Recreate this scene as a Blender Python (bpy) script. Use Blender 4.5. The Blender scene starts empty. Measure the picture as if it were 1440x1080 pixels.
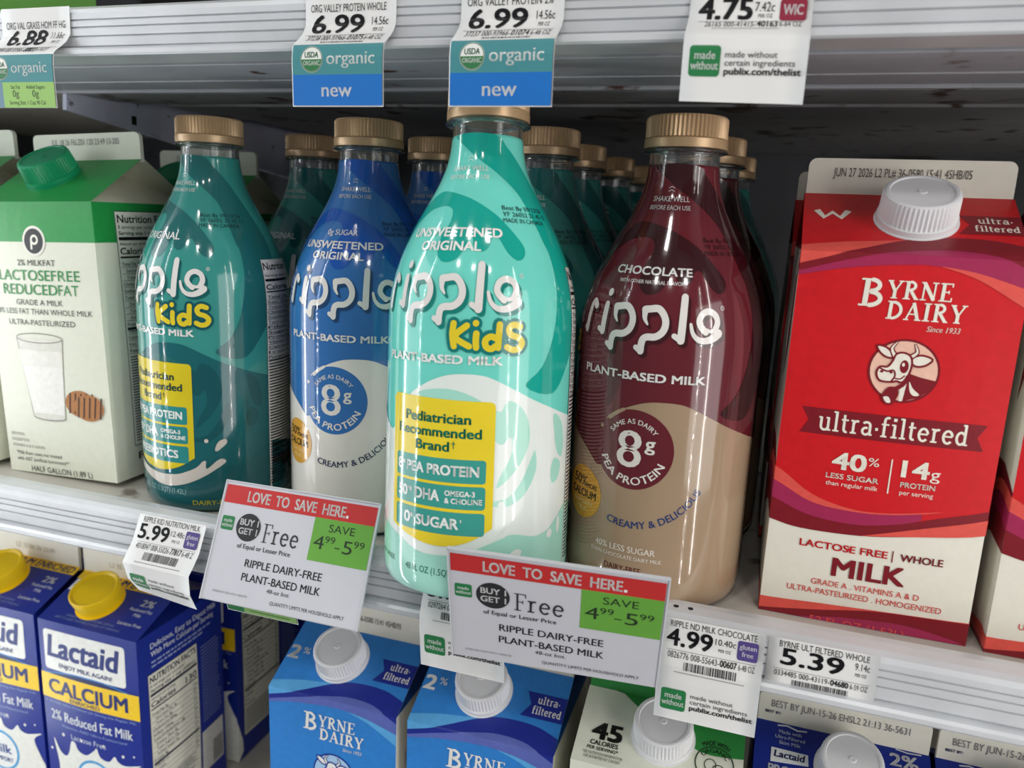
import bpy, bmesh, math, random
from mathutils import Vector, Matrix
from mathutils.geometry import tessellate_polygon

random.seed(7)
scene = bpy.context.scene
COL = scene.collection

# ------------------------------------------------------------------ camera
YAW, PITCH, ROLL = 0.30630857, 0.20800405, 0.04510153
CAM_Z = 0.19234
cy_, sy_, cp_, sp_ = math.cos(YAW), math.sin(YAW), math.cos(PITCH), math.sin(PITCH)
fwd = Vector((-sy_*cp_, cy_*cp_, -sp_))
right0 = Vector((cy_, sy_, 0.0))
up0 = right0.cross(fwd)
right = right0*math.cos(ROLL) + up0*math.sin(ROLL)
up = up0*math.cos(ROLL) - right0*math.sin(ROLL)
cam_data = bpy.data.cameras.new('camera')
cam_data.sensor_width = 36.0
cam_data.lens = 36.0*1100.0/1440.0
cam_data.clip_start = 0.01
cam_data.dof.use_dof = True
cam_data.dof.focus_distance = 0.42
cam_data.dof.aperture_fstop = 9.0
cam = bpy.data.objects.new('camera', cam_data)
cam.matrix_world = Matrix(((right.x, up.x, -fwd.x, 0.0), (right.y, up.y, -fwd.y, 0.0), (right.z, up.z, -fwd.z, CAM_Z), (0, 0, 0, 1)))
COL.objects.link(cam)
scene.camera = cam

# ------------------------------------------------------------------ world and lights
world = bpy.data.worlds.new('store_ambience')
scene.world = world
world.use_nodes = True
bg = world.node_tree.nodes['Background']
bg.inputs['Color'].default_value = (0.93, 0.96, 1.0, 1)
bg.inputs['Strength'].default_value = 0.20

def area_light(name, loc, target, sx, sy, power, color):
    l = bpy.data.lights.new(name, 'AREA')
    l.shape = 'RECTANGLE'
    l.size, l.size_y = sx, sy
    l.energy = power
    l.color = color
    o = bpy.data.objects.new(name, l)
    o.location = loc
    d = Vector(target) - Vector(loc)
    o.rotation_euler = d.to_track_quat('-Z', 'Y').to_euler()
    COL.objects.link(o)
    return o

# lamp strips on the two door posts of the cooler, LED rows on the open door edges, ceiling spots in the aisle
area_light('door_post_lamp', (-0.80, 0.25, 0.10), (-0.25, 0.42, 0.10), 0.012, 1.3, 2.6, (0.92, 0.97, 1.0))
area_light('door_post_lamp', (0.56, 0.02, 0.10), (-0.02, 0.42, 0.10), 0.012, 1.3, 2.0, (1.0, 0.97, 0.92))
for k in range(36):
    zz = -0.45 + 0.032*k
    area_light('led_diode', (-0.76, -0.05, zz), (-0.15, 0.42, zz), 0.006, 0.006, 0.034, (0.92, 0.97, 1.0))
    area_light('led_diode', (0.50, -0.13, zz), (-0.05, 0.42, zz), 0.006, 0.006, 0.030, (1.0, 0.98, 0.94))
for lx, ly in ((-1.3, -0.7), (-0.45, -0.8), (0.35, -0.7), (-0.9, -1.7), (0.0, -1.8), (0.9, -1.6)):
    area_light('aisle_ceiling_lamp', (lx, ly, 2.0), (lx*0.4, 0.2, 0.0), 0.16, 0.16, 5.2, (1.0, 0.98, 0.95))
area_light('added_side_panel', (2.2, -1.0, 0.25), (-0.05, 0.42, 0.10), 1.8, 2.2, 41.0, (1.0, 0.98, 0.96))  # unseen broad panels, one each side, added to brighten the bottles' flanks and fronts
area_light('added_side_panel', (-2.3, -0.35, 0.25), (-0.15, 0.42, 0.10), 1.2, 2.2, 21.0, (0.95, 0.98, 1.0))

scene.view_settings.view_transform = 'Standard'
scene.view_settings.look = 'None'
scene.view_settings.gamma = 1.0
scene.view_settings.use_curve_mapping = False
scene.view_settings.exposure = -0.40

# ------------------------------------------------------------------ materials
def lin(c):
    c /= 255.0
    return c/12.92 if c <= 0.04045 else ((c+0.055)/1.055)**2.4

MATS = {}
def mat(name, rgb, rough=0.45, metal=0.0, grain=0.04, scale=90.0, bump=0.0, spec=0.5, coat=0.0, trans=0.0, ior=1.45, dirt=None):
    if name in MATS:
        return MATS[name]
    m = bpy.data.materials.new(name)
    m.use_nodes = True
    nt = m.node_tree
    b = nt.nodes['Principled BSDF']
    col = (lin(rgb[0]), lin(rgb[1]), lin(rgb[2]), 1)
    tc = nt.nodes.new('ShaderNodeTexCoord')
    nz = nt.nodes.new('ShaderNodeTexNoise')
    nz.inputs['Scale'].default_value = scale
    nz.inputs['Detail'].default_value = 3
    nt.links.new(tc.outputs['Object'], nz.inputs['Vector'])
    ramp = nt.nodes.new('ShaderNodeValToRGB')
    ramp.color_ramp.elements[0].position = 0.3
    ramp.color_ramp.elements[1].position = 0.7
    ramp.color_ramp.elements[0].color = tuple(max(0, c*(1-grain)) for c in col[:3]) + (1,)
    ramp.color_ramp.elements[1].color = tuple(min(1, c*(1+grain)) for c in col[:3]) + (1,)
    nt.links.new(nz.outputs['Fac'], ramp.inputs['Fac'])
    out = ramp.outputs['Color']
    if dirt:
        n2 = nt.nodes.new('ShaderNodeTexNoise')
        n2.inputs['Scale'].default_value = dirt[1]
        n2.inputs['Detail'].default_value = 6
        nt.links.new(tc.outputs['Object'], n2.inputs['Vector'])
        r2 = nt.nodes.new('ShaderNodeValToRGB')
        r2.color_ramp.elements[0].position = dirt[2]
        r2.color_ramp.elements[1].position = dirt[2] + 0.07
        nt.links.new(n2.outputs['Fac'], r2.inputs['Fac'])
        mx = nt.nodes.new('ShaderNodeMix')
        mx.data_type = 'RGBA'
        nt.links.new(r2.outputs['Color'], mx.inputs['Factor'])
        nt.links.new(out, mx.inputs[6])
        mx.inputs[7].default_value = (lin(dirt[0][0]), lin(dirt[0][1]), lin(dirt[0][2]), 1)
        out = mx.outputs[2]
    nt.links.new(out, b.inputs['Base Color'])
    b.inputs['Roughness'].default_value = rough
    b.inputs['Metallic'].default_value = metal
    b.inputs['Specular IOR Level'].default_value = spec
    b.inputs['Coat Weight'].default_value = coat
    b.inputs['Coat Roughness'].default_value = 0.04
    b.inputs['Transmission Weight'].default_value = trans
    b.inputs['IOR'].default_value = ior
    if bump:
        bp = nt.nodes.new('ShaderNodeBump')
        bp.inputs['Strength'].default_value = bump
        bp.inputs['Distance'].default_value = 0.0006
        nt.links.new(nz.outputs['Fac'], bp.inputs['Height'])
        nt.links.new(bp.outputs['Normal'], b.inputs['Normal'])
    MATS[name] = m
    return m

def gloss(rgb):       # ink on a shrink sleeve: very glossy
    return mat('sleeve_ink_%d_%d_%d' % rgb, rgb, 0.12, grain=0.03, scale=60, coat=0.6)
def board(rgb):       # ink on coated paper board
    return mat('board_ink_%d_%d_%d' % rgb, rgb, 0.38, grain=0.05, scale=260, bump=0.05)
def paper(rgb):       # ink on paper
    return mat('paper_ink_%d_%d_%d' % rgb, rgb, 0.55, grain=0.02, scale=120)

# ------------------------------------------------------------------ mesh helpers
def link(name, me, parent=None, m=None, smooth=False):
    o = bpy.data.objects.new(name, me)
    COL.objects.link(o)
    if parent is not None:
        o.parent = parent
    if m is not None:
        me.materials.append(m)
    if smooth:
        for p in me.polygons:
            p.use_smooth = True
    return o

def mesh(name, verts, faces):
    me = bpy.data.meshes.new(name)
    me.from_pydata([tuple(v) for v in verts], [], faces)
    me.update()
    return me

def fix_normals(me):
    bm = bmesh.new()
    bm.from_mesh(me)
    bmesh.ops.recalc_face_normals(bm, faces=bm.faces)
    bm.to_mesh(me)
    bm.free()
    return me

def box_mesh(name, x0, x1, y0, y1, z0, z1, bevel=0.0):
    bm = bmesh.new()
    bmesh.ops.create_cube(bm, size=1.0)
    for v in bm.verts:
        v.co = Vector((x0 + (v.co.x+.5)*(x1-x0), y0 + (v.co.y+.5)*(y1-y0), z0 + (v.co.z+.5)*(z1-z0)))
    if bevel:
        bmesh.ops.bevel(bm, geom=bm.edges[:], offset=bevel, segments=2, affect='EDGES', profile=0.5)
    me = bpy.data.meshes.new(name)
    bm.to_mesh(me)
    bm.free()
    return me

def extrude_x(name, prof, x0, x1):
    n = len(prof)
    v = [(x0, y, z) for y, z in prof] + [(x1, y, z) for y, z in prof]
    f = [(i, (i+1) % n, n+(i+1) % n, n+i) for i in range(n)]
    f += [tuple(range(n))[::-1], tuple(range(n, 2*n))]
    return fix_normals(mesh(name, v, f))

def crisp(me, ang=0.35):
    for p in me.polygons:
        p.use_smooth = True
    me.set_sharp_from_angle(angle=ang)
    return me

def lathe(name, prof, seg=64, cap_top=True, cap_bottom=True, rib=None):
    """prof: (r, z) list; rib: (count, z0, z1, depth) gives flutes"""
    v, f = [], []
    for r, z in prof:
        for k in range(seg):
            a = 2*math.pi*k/seg
            rr = r
            if rib and rib[1] <= z <= rib[2] and (k % 2):
                rr = r - rib[3]
            v.append((rr*math.sin(a), -rr*math.cos(a), z))
    for i in range(len(prof)-1):
        for k in range(seg):
            a, b = i*seg+k, i*seg+(k+1) % seg
            f.append((a, b, b+seg, a+seg))
    if cap_bottom:
        f.append(tuple(range(seg))[::-1])
    if cap_top:
        f.append(tuple(range((len(prof)-1)*seg, len(prof)*seg)))
    return mesh(name, v, f)

def thing(name, label, cat, loc=(0, 0, 0), rot=(0, 0, 0), group=None):
    o = bpy.data.objects.new(name, None)
    o.empty_display_size = 0.02
    COL.objects.link(o)
    o.location = loc
    o.rotation_euler = rot
    o['label'] = label
    o['category'] = cat
    if group:
        o['group'] = group
    return o

def dup(root, loc, rot=(0, 0, 0), label=None, group=None, scale=None):
    r = root.copy()
    COL.objects.link(r)
    r.location = loc
    r.rotation_euler = rot
    if scale:
        r.scale = scale
    if label:
        r['label'] = label
    if group:
        r['group'] = group
    for ch in list(root.children):
        c = ch.copy()
        COL.objects.link(c)
        c.parent = r
        for g in list(ch.children):
            d = g.copy()
            COL.objects.link(d)
            d.parent = c
    return r

# ------------------------------------------------------------------ flat print: shapes and lettering in label millimetres
def arc(cx, cy, rx, ry, a0, a1, n=14):
    return [(cx + rx*math.cos(math.radians(a0+(a1-a0)*i/n)), cy + ry*math.sin(math.radians(a0+(a1-a0)*i/n))) for i in range(n+1)]

def circle(cx, cy, rx, ry=None, n=36):
    return arc(cx, cy, rx, ry if ry else rx, 0, 360, n)[:-1]

def rrect(x0, y0, x1, y1, r, n=5):
    return arc(x1-r, y1-r, r, r, 0, 90, n) + arc(x0+r, y1-r, r, r, 90, 180, n) + arc(x0+r, y0+r, r, r, 180, 270, n) + arc(x1-r, y0+r, r, r, 270, 360, n)

def curve(pts, n=6, closed=False):
    """Catmull-Rom through the points"""
    out = []
    m = len(pts)
    rng = range(m if closed else m-1)
    for i in rng:
        p1, p2 = pts[i], pts[(i+1) % m]
        p0 = pts[(i-1) % m] if (closed or i > 0) else p1
        p3 = pts[(i+2) % m] if (closed or i+2 < m) else p2
        for k in range(n):
            t = k/n
            q = []
            for a in (0, 1):
                q.append(0.5*((2*p1[a]) + (-p0[a]+p2[a])*t + (2*p0[a]-5*p1[a]+4*p2[a]-p3[a])*t*t + (-p0[a]+3*p1[a]-3*p2[a]+p3[a])*t**3))
            out.append(tuple(q))
    if not closed:
        out.append(tuple(pts[-1]))
    return out

TXT = {}
def text_mesh(s):
    key = s
    if key not in TXT:
        cu = bpy.data.curves.new('lettering_source', 'FONT')
        cu.body = s
        cu.fill_mode = 'FRONT'
        cu.resolution_u = 3
        ob = bpy.data.objects.new('lettering_source', cu)
        me = bpy.data.meshes.new_from_object(ob)
        vs = [(v.co.x/0.682, v.co.y/0.682) for v in me.vertices]
        fs = [tuple(p.vertices) for p in me.polygons]
        x0 = min(v[0] for v in vs)
        x1 = max(v[0] for v in vs)
        TXT[key] = ([(v[0]-x0, v[1]) for v in vs], fs, x1-x0)
        bpy.data.meshes.remove(me)
        bpy.data.objects.remove(ob)
        bpy.data.curves.remove(cu)
    return TXT[key]

class Art:
    def __init__(s, ink):
        s.ink = ink
        s.cut_all = False
        s.items = []

    def add(s, grp, vs, fs, rgb, layer, cut):
        s.items.append((grp, vs, fs, s.ink(rgb), layer, cut))

    def poly(s, pts, rgb, layer=1, grp='artwork', cut=True, holes=()):
        loops = [[Vector((p[0], p[1], 0)) for p in pts]] + [[Vector((p[0], p[1], 0)) for p in h] for h in holes]
        tris = tessellate_polygon(loops)
        allp = [(p.x, p.y) for lp in loops for p in lp]
        s.add(grp, allp, [tuple(t) for t in tris], rgb, layer, cut)

    def rect(s, x0, y0, x1, y1, rgb, layer=1, grp='artwork', cut=True):
        s.add(grp, [(x0, y0), (x1, y0), (x1, y1), (x0, y1)], [(0, 1, 2, 3)], rgb, layer, cut)

    def stroke(s, pts, w, rgb, layer=3, grp='lettering', rnd=True, closed=False, cut=False, w2=None):
        n = len(pts)
        vs, fs = [], []
        for i, p in enumerate(pts):
            a = pts[(i-1) % n] if (closed or i > 0) else p
            b = pts[(i+1) % n] if (closed or i < n-1) else p
            dx, dy = b[0]-a[0], b[1]-a[1]
            L = math.hypot(dx, dy) or 1e-9
            ww = w if w2 is None else w + (w2-w)*i/(n-1)
            nx, ny = -dy/L*ww/2, dx/L*ww/2
            vs += [(p[0]+nx, p[1]+ny), (p[0]-nx, p[1]-ny)]
        for i in range(n if closed else n-1):
            j = (i+1) % n
            fs.append((2*i, 2*i+1, 2*j+1, 2*j))
        if rnd and not closed:
            for p, ww in ((pts[0], w), (pts[-1], w if w2 is None else w2)):
                k = len(vs)
                vs += circle(p[0], p[1], ww/2, n=10)
                fs.append(tuple(range(k, k+10)))
        s.add(grp, vs, fs, rgb, layer, cut)

    def t(s, txt, x0, x1, y, h, rgb, layer=3, bold=0.0, shear=0.0, grp='lettering', slope=0.0, cut=False):
        """lettering from x0 to x1 on baseline y with capital height h; x1 None keeps natural width, x0 None right-aligns, ('c', x) centres"""
        vs, fs, w = text_mesh(txt)
        if isinstance(x0, tuple):
            sx = (x1 if x1 else w*h)/w
            ox = x0[1] - w*sx/2
        elif x1 is None:
            sx, ox = h, x0
        else:
            sx, ox = (x1-x0)/w, x0
        b = bold*h
        for bx, by in (((0, 0),) if bold <= 0 else ((-b, -b*0.6), (b, -b*0.6), (-b, b*0.6), (b, b*0.6)) if bold > 0.02 else ((-b, 0), (b, 0))):
            out = []
            for vx, vy in vs:
                px, py = ox + vx*sx + shear*vy*h + bx, y + vy*h + by
                out.append((px, py + slope*(px-ox)))
            s.add(grp, out, fs, rgb, layer, cut)

    def arctext(s, txt, cx, cy, r, a0, a1, h, rgb, layer=3, bold=0.0, grp='lettering'):
        """lettering on a circle from angle a0 to a1 (degrees); a0 > a1 reads over the top, a0 < a1 along the bottom"""
        vs, fs, w = text_mesh(txt)
        for k in ((0,) if bold <= 0 else (-1, 1)):
            out = []
            for vx, vy in vs:
                a = math.radians(a0 + (a1-a0)*vx/w) + k*bold*h/r
                rr = r + ((vy+k*bold*0.5)*h if a0 > a1 else -(vy+k*bold*0.5)*h)
                out.append((cx + rr*math.cos(a), cy + rr*math.sin(a)))
            s.add(grp, out, fs, rgb, layer, False)

    def glyphs(s, txt, x0, x1, y, h, rgb, layer=3, weight=1.0, shear=0.0, grp='lettering', gap=0.06):
        """serifed lettering drawn from strokes"""
        total = sum(SERIF[c][0] + gap for c in txt) - gap
        sx = (x1-x0)/total
        ox = 0.0
        for c in txt:
            adv, strokes = SERIF[c]
            for pts, w in strokes:
                q = [(x0 + (ox+px)*sx + shear*py*h, y + py*h) for px, py in pts]
                s.stroke(q, w*h*weight, rgb, layer, grp, rnd=False)
            ox += adv + gap

    def build(s, mapping, parent, step=None, vcuts=(), clip=None, eps=0.00010, dl=0.00006):
        """one mesh per print group, laid on the surface given by mapping(u, v, height)"""
        groups = {}
        for it in s.items:
            groups.setdefault(it[0], []).append(it)
        res = []
        for grp, items in groups.items():
            V, F, MI, ms = [], [], [], []
            for _, vs, fs, m, layer, cut in items:
                if m not in ms:
                    ms.append(m)
                mi = ms.index(m)
                if clip is not None and min(p[1] for p in vs) < clip:
                    cut = True
                if s.cut_all:
                    cut = True
                if cut and (step or vcuts or clip is not None):
                    bm = bmesh.new()
                    bv = [bm.verts.new((p[0], p[1], 0)) for p in vs]
                    for f in fs:
                        try:
                            bm.faces.new([bv[i] for i in f])
                        except ValueError:
                            pass
                    xs = [p[0] for p in vs]
                    ys = [p[1] for p in vs]
                    planes = []
                    if step:
                        k = math.ceil(min(xs)/step[0])
                        while k*step[0] < max(xs):
                            planes.append(((k*step[0], 0, 0), (1, 0, 0)))
                            k += 1
                        if step[1]:
                            k = math.ceil(min(ys)/step[1])
                            while k*step[1] < max(ys):
                                planes.append(((0, k*step[1], 0), (0, 1, 0)))
                                k += 1
                    for c in vcuts:
                        if c[0] == 'v' and min(ys) < c[1] < max(ys):
                            planes.append(((0, c[1], 0), (0, 1, 0)))
                        if c[0] == 'u' and min(xs) < c[1] < max(xs):
                            planes.append(((c[1], 0, 0), (1, 0, 0)))
                    for co, no in planes:
                        bmesh.ops.bisect_plane(bm, geom=bm.verts[:]+bm.edges[:]+bm.faces[:], dist=1e-6, plane_co=co, plane_no=no)
                    if clip is not None:
                        bmesh.ops.bisect_plane(bm, geom=bm.verts[:]+bm.edges[:]+bm.faces[:], dist=1e-6, plane_co=(0, clip, 0), plane_no=(0, 1, 0), clear_inner=True)
                    bm.verts.index_update()
                    vs = [(v.co.x, v.co.y) for v in bm.verts]
                    fs = [tuple(v.index for v in f.verts) for f in bm.faces]
                    bm.free()
                base = len(V)
                h = eps + layer*dl
                V += [mapping(p[0]*0.001, p[1]*0.001, h) for p in vs]
                F += [tuple(i+base for i in f) for f in fs]
                MI += [mi]*len(fs)
            me = mesh(grp, V, F)
            for m in ms:
                me.materials.append(m)
            if len(me.polygons) == len(MI):
                me.polygons.foreach_set('material_index', MI)
            o = link(grp, me, parent)
            if grp in ('lettering', 'barcode'):
                o['kind'] = 'stuff'
            res.append(o)
        return res

def _serif():
    A = arc
    G = {}
    T, t = .17, .065
    def st(x, y0=0.0, y1=1.0, w=T):
        return ([(x, y0), (x, y1)], w)
    def h(x0, x1, y, w=t):
        return ([(x0, y), (x1, y)], w)
    G['B'] = (.74, [st(.2), (A(.3, .76, .25, .205, 90, -90), .14), (A(.3, .28, .32, .245, 90, -90), .15), h(.02, .32, .97), h(.02, .32, .03), h(.2, .32, .54)])
    G['Y'] = (.76, [([(.12, .97), (.4, .42)], .16), ([(.68, .97), (.42, .42)], .08), st(.4, .0, .45), h(.0, .28, .97), h(.54, .8, .97), h(.24, .56, .03)])
    G['R'] = (.78, [st(.2), (A(.3, .74, .26, .225, 90, -90), .14), h(.02, .32, .97), h(.02, .38, .03), h(.2, .32, .51), ([(.36, .5), (.68, .02)], .16), h(.58, .8, .03)])
    G['N'] = (.86, [st(.16, w=.08), st(.7, w=.08), ([(.14, .97), (.7, .03)], .18), h(.0, .24, .97), h(.02, .32, .03), h(.55, .85, .97)])
    G['E'] = (.68, [st(.2), h(.02, .62, .97), h(.02, .64, .03), h(.2, .46, .52), st(.61, .8, 1, .06), st(.63, 0, .22, .06), st(.47, .42, .62, .05)])
    G['D'] = (.84, [st(.2), (A(.3, .5, .42, .45, 90, -90), .15), h(.02, .34, .97), h(.02, .34, .03)])
    G['A'] = (.84, [([(.12, .02), (.42, .98)], .08), ([(.4, .98), (.7, .02)], .17), h(.22, .58, .34), h(.0, .26, .03), h(.54, .86, .03)])
    G['I'] = (.4, [st(.2), h(.02, .38, .97), h(.02, .38, .03)])
    # lighter faces used for lower case slab lettering
    S = .115
    def sl(x, y0, y1):
        return ([(x, y0), (x, y1)], S)
    def sh(x0, x1, y):
        return ([(x0, y), (x1, y)], .085)
    G['u'] = (.68, [([(.13, .66)] + A(.32, .22, .19, .19, 180, 360, 10) + [(.51, .66)], S), sl(.51, 0, .66), sh(.0, .16, .64), sh(.38, .54, .64), sh(.5, .66, .04)])
    G['l'] = (.36, [sl(.18, 0, 1.0), sh(.02, .2, .97), sh(.02, .34, .04)])
    G['t'] = (.44, [([(.18, .88), (.18, .2)] + A(.3, .17, .12, .13, 180, 300, 6), S), sh(.03, .4, .63)])
    G['r'] = (.5, [sl(.17, 0, .66), sh(.02, .19, .64), sh(.02, .34, .04), (A(.34, .44, .17, .2, 180, 60, 8), S)])
    G['a'] = (.6, [(A(.28, .48, .19, .17, 150, 0, 8) + [(.47, .04)], S), (A(.26, .2, .17, .17, 60, 330, 12), S), sh(.44, .6, .04)])
    G['f'] = (.46, [([(.17, .0), (.17, .78)] + A(.31, .8, .14, .17, 180, 50, 6), S), sh(.02, .4, .63), sh(.02, .34, .04)])
    G['i'] = (.36, [sl(.18, 0, .66), sh(.02, .2, .64), sh(.02, .34, .04), ([(.17, .82), (.17, .97)], .15)])
    G['e'] = (.6, [(A(.3, .33, .22, .3, 10, 320, 16), S), sh(.08, .52, .36)])
    G['d'] = (.66, [(A(.28, .33, .2, .29, 40, 320, 14), S), sl(.48, 0, 1.0), sh(.34, .5, .97), sh(.48, .64, .04)])
    G['F'] = (.6, [([(.17, 0), (.17, 1)], .1), h(.0, .58, .97, .05), h(.0, .36, .03, .05), h(.17, .44, .52, .05), st(.57, .78, 1, .05), st(.44, .42, .62, .04)])
    G['.'] = (.3, [([(.08, .35), (.22, .35)], .14)])
    return G
SERIF = _serif()

# ------------------------------------------------------------------ the cooler: walls and shelves
M_WALL = mat('cooler_back_grey', (74, 75, 80), 0.6, grain=0.12, scale=14, dirt=((30, 28, 28), 9, 0.56))
M_SIDE = mat('cooler_side_grey', (92, 92, 98), 0.55, grain=0.08, scale=20)
M_RAIL = mat('rail_aluminium', (214, 216, 219), 0.36, metal=0.25, grain=0.05, scale=40, bump=0.05)
M_DECK = mat('deck_enamel', (186, 182, 172), 0.42, grain=0.06, scale=50, dirt=((120, 112, 102), 34, 0.62))
M_PAN = mat('pan_enamel', (176, 178, 184), 0.40, grain=0.06, scale=30, dirt=((92, 62, 50), 38, 0.66))
M_PAN2 = mat('pan_enamel_shaded_rusty', (150, 148, 150), 0.46, grain=0.10, scale=30, dirt=((70, 48, 40), 30, 0.60))  # rear strips: shade painted in as a darker grey, plus rust spots
M_BRACKET = mat('bracket_enamel', (222, 224, 246), 0.5, grain=0.06, scale=40, dirt=((28, 26, 30), 60, 0.64))
M_HOLE = mat('screw_hole_black', (22, 20, 20), 0.8)

def struct(name, me, m):
    o = link(name, me, None, m)
    o['kind'] = 'structure'
    return o

X0, X1 = -1.05, 0.85
struct('wall_back', box_mesh('wall_back', X0, X1, 0.93, 0.96, -0.36, 0.80), M_WALL)
struct('wall_left', box_mesh('wall_left', X0-0.03, X0, 0.40, 0.96, -0.36, 0.80), M_SIDE)
struct('wall_right', box_mesh('wall_right', X1, X1+0.03, 0.40, 0.96, -0.36, 0.80), M_SIDE)
struct('floor', box_mesh('floor', X0-0.03, X1+0.03, 0.385, 0.96, -0.40, -0.3602), M_SIDE)
struct('ceiling', box_mesh('ceiling', X0-0.03, X1+0.03, 0.385, 0.96, 0.80, 0.83), M_SIDE)

def rail_profile(yf, zt, yl, lean, hg):
    # closed outline (y, z): rounded top, grooved face, lip along the bottom edge
    p = [(yf+0.0165, zt-0.012), (yf+0.0165, zt-0.0012), (yf+0.0150, zt), (yf+0.0095, zt+0.0003), (yf+0.0040, zt-0.0008), (yf+0.0012, zt-0.0026), (yf, zt-0.0050)]
    zb = hg-0.0062
    g = lambda z: yf + lean*(-z-0.005)/(zb-0.005)
    for zg in (-0.0085, -0.0122, -0.0168):
        p += [(g(zg)-0.0002, zt+zg+0.0005), (g(zg)+0.0010, zt+zg+0.0003), (g(zg)+0.0010, zt+zg-0.0003), (g(zg)-0.0002, zt+zg-0.0005)]
    yb = yf + lean
    p += [(yb, zt-zb), (yb+0.0016, zt-zb-0.0006), (yb+0.0016, zt-zb-0.0014), (yl+0.0016, zt-zb-0.0018), (yl+0.0002, zt-zb-0.0030), (yl, zt-hg+0.0010), (yl+0.0008, zt-hg), (yf+0.0165, zt-hg), (yf+0.0165, zt-hg+0.003), (yf+0.010, zt-hg+0.003), (yf+0.010, zt-0.012)]
    return p

def shelf(label, z, y_face, y_lip, lean, xr, zt, hg):
    r = thing('cooler_shelf', label, 'shelf', (0, 0, z))
    d = link('deck_panel', box_mesh('deck_panel', X0, X1, y_face+0.0166, 0.928, -0.0035, 0.0), r, M_DECK)
    rail = link('price_rail', extrude_x('price_rail', rail_profile(y_face, zt, y_lip, lean, hg), xr[0], xr[1]), r, M_RAIL)
    return r, rail

sh_mid, rail_mid = shelf('silver middle shelf carrying the bottles, with grooved price rail', 0.0, 0.3585, 0.3535, 0.0, (X0, X1), 0.0085, 0.0290)
for x in (-0.0255, -0.0185):
    h = link('screw_hole', lathe('screw_hole', [(0.0013, 0.0), (0.0013, 0.0003)], 12), rail_mid, M_HOLE)
    h.location = (x, 0.3665, 0.0084)
sh_up, rail_up = shelf('silver upper shelf overhead with grey underside and hanging price tags', 0.284, 0.3545, 0.3485, 0.0, (X0, X1), 0.0105, 0.0276)
sh_low, rail_low = shelf('lower shelf under the half-hidden cartons at the bottom edge', -0.3085, 0.3585, 0.3535, 0.0, (X0, X1), 0.0085, 0.0290)

# underside of the upper shelf: front channel and stepped pan strips, left bracket plate
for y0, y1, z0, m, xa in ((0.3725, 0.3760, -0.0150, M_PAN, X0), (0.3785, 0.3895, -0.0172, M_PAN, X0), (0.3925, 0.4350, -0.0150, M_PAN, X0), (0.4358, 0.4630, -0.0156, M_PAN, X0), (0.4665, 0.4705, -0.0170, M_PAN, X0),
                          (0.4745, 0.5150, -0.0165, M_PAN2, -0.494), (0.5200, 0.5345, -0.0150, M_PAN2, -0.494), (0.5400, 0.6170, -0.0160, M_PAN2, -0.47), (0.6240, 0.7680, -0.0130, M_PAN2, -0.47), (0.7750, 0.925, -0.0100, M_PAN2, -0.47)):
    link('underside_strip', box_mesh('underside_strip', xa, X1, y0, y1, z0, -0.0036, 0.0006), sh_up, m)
bp = [(0.4720, -0.0038), (0.4700, -0.028), (0.5842, -0.0411), (0.72, -0.056), (0.925, -0.078), (0.925, -0.0038)]
v = [(x, y, z) for x in (-0.5035, -0.5000) for y, z in bp]
n = len(bp)
f = [tuple(range(n))[::-1], tuple(range(n, 2*n))] + [(i, (i+1) % n, n+(i+1) % n, n+i) for i in range(n)]
brk = link('shelf_bracket', fix_normals(mesh('shelf_bracket', v, f)), sh_up, M_BRACKET)
for y, z in ((0.535, -0.0275),):
    hh = link('bolt_hole', box_mesh('bolt_hole', -0.4999, -0.4996, y-0.0025, y+0.0025, z-0.0035, z+0.0035), brk, M_HOLE)
link('bracket_foot', box_mesh('bracket_foot', -0.5035, -0.497, 0.470, 0.925, -0.0036, 0.0-0.0036+0.0001), sh_up, M_BRACKET)

# ------------------------------------------------------------------ plant milk bottles
K = 0.829                                     # label mm per degree at full radius
PROF = [(0, 40.5), (0.6, 43.0), (2.2, 45.4), (5, 47.0), (9, 47.4), (14, 47.5), (80, 47.5), (124, 47.5), (134, 47.35), (141, 46.8), (148, 45.8), (158, 43.2), (168, 39.5), (177, 35.3), (184, 31.6), (193, 26.6), (200, 23.1), (207, 20.3), (215, 18.4), (223, 17.6), (232, 17.4)]
def rad(z):
    z *= 1000.0
    if z <= PROF[0][0]:
        return PROF[0][1]*0.001
    for i in range(len(PROF)-1):
        a, b = PROF[i], PROF[i+1]
        if z <= b[0]:
            pm = PROF[i-1] if i else a
            pn = PROF[i+2] if i+2 < len(PROF) else b
            ma = (b[1]-pm[1])/((b[0]-pm[0]) or 1)
            mb = (pn[1]-a[1])/((pn[0]-a[0]) or 1)
            L = b[0]-a[0]
            t = (z-a[0])/L
            h = (2*t**3-3*t*t+1)*a[1] + (t**3-2*t*t+t)*L*ma + (-2*t**3+3*t*t)*b[1] + (t**3-t*t)*L*mb
            return h*0.001
    return PROF[-1][1]*0.001

def bottle_map(u, v, h):
    th = u*1000.0/K*math.pi/180.0
    d = 0.0005
    s = (rad(v+d)-rad(v-d))/(2*d)
    nl = math.sqrt(1+s*s)
    r = rad(v) + h/nl
    z = v - h*s/nl
    return (r*math.sin(th), -r*math.cos(th), z)

M_GOLD = mat('cap_gold', (192, 160, 122), 0.34, metal=0.25, grain=0.04, scale=60)
M_PET = mat('clear_plastic', (245, 247, 247), 0.04, grain=0.0, trans=0.97, ior=1.38)
ZS = [0, .4, 1, 2, 3.5, 5, 7, 9, 11, 14, 30, 50, 70, 90, 110, 124] + [126+2*i for i in range(50)]

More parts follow.
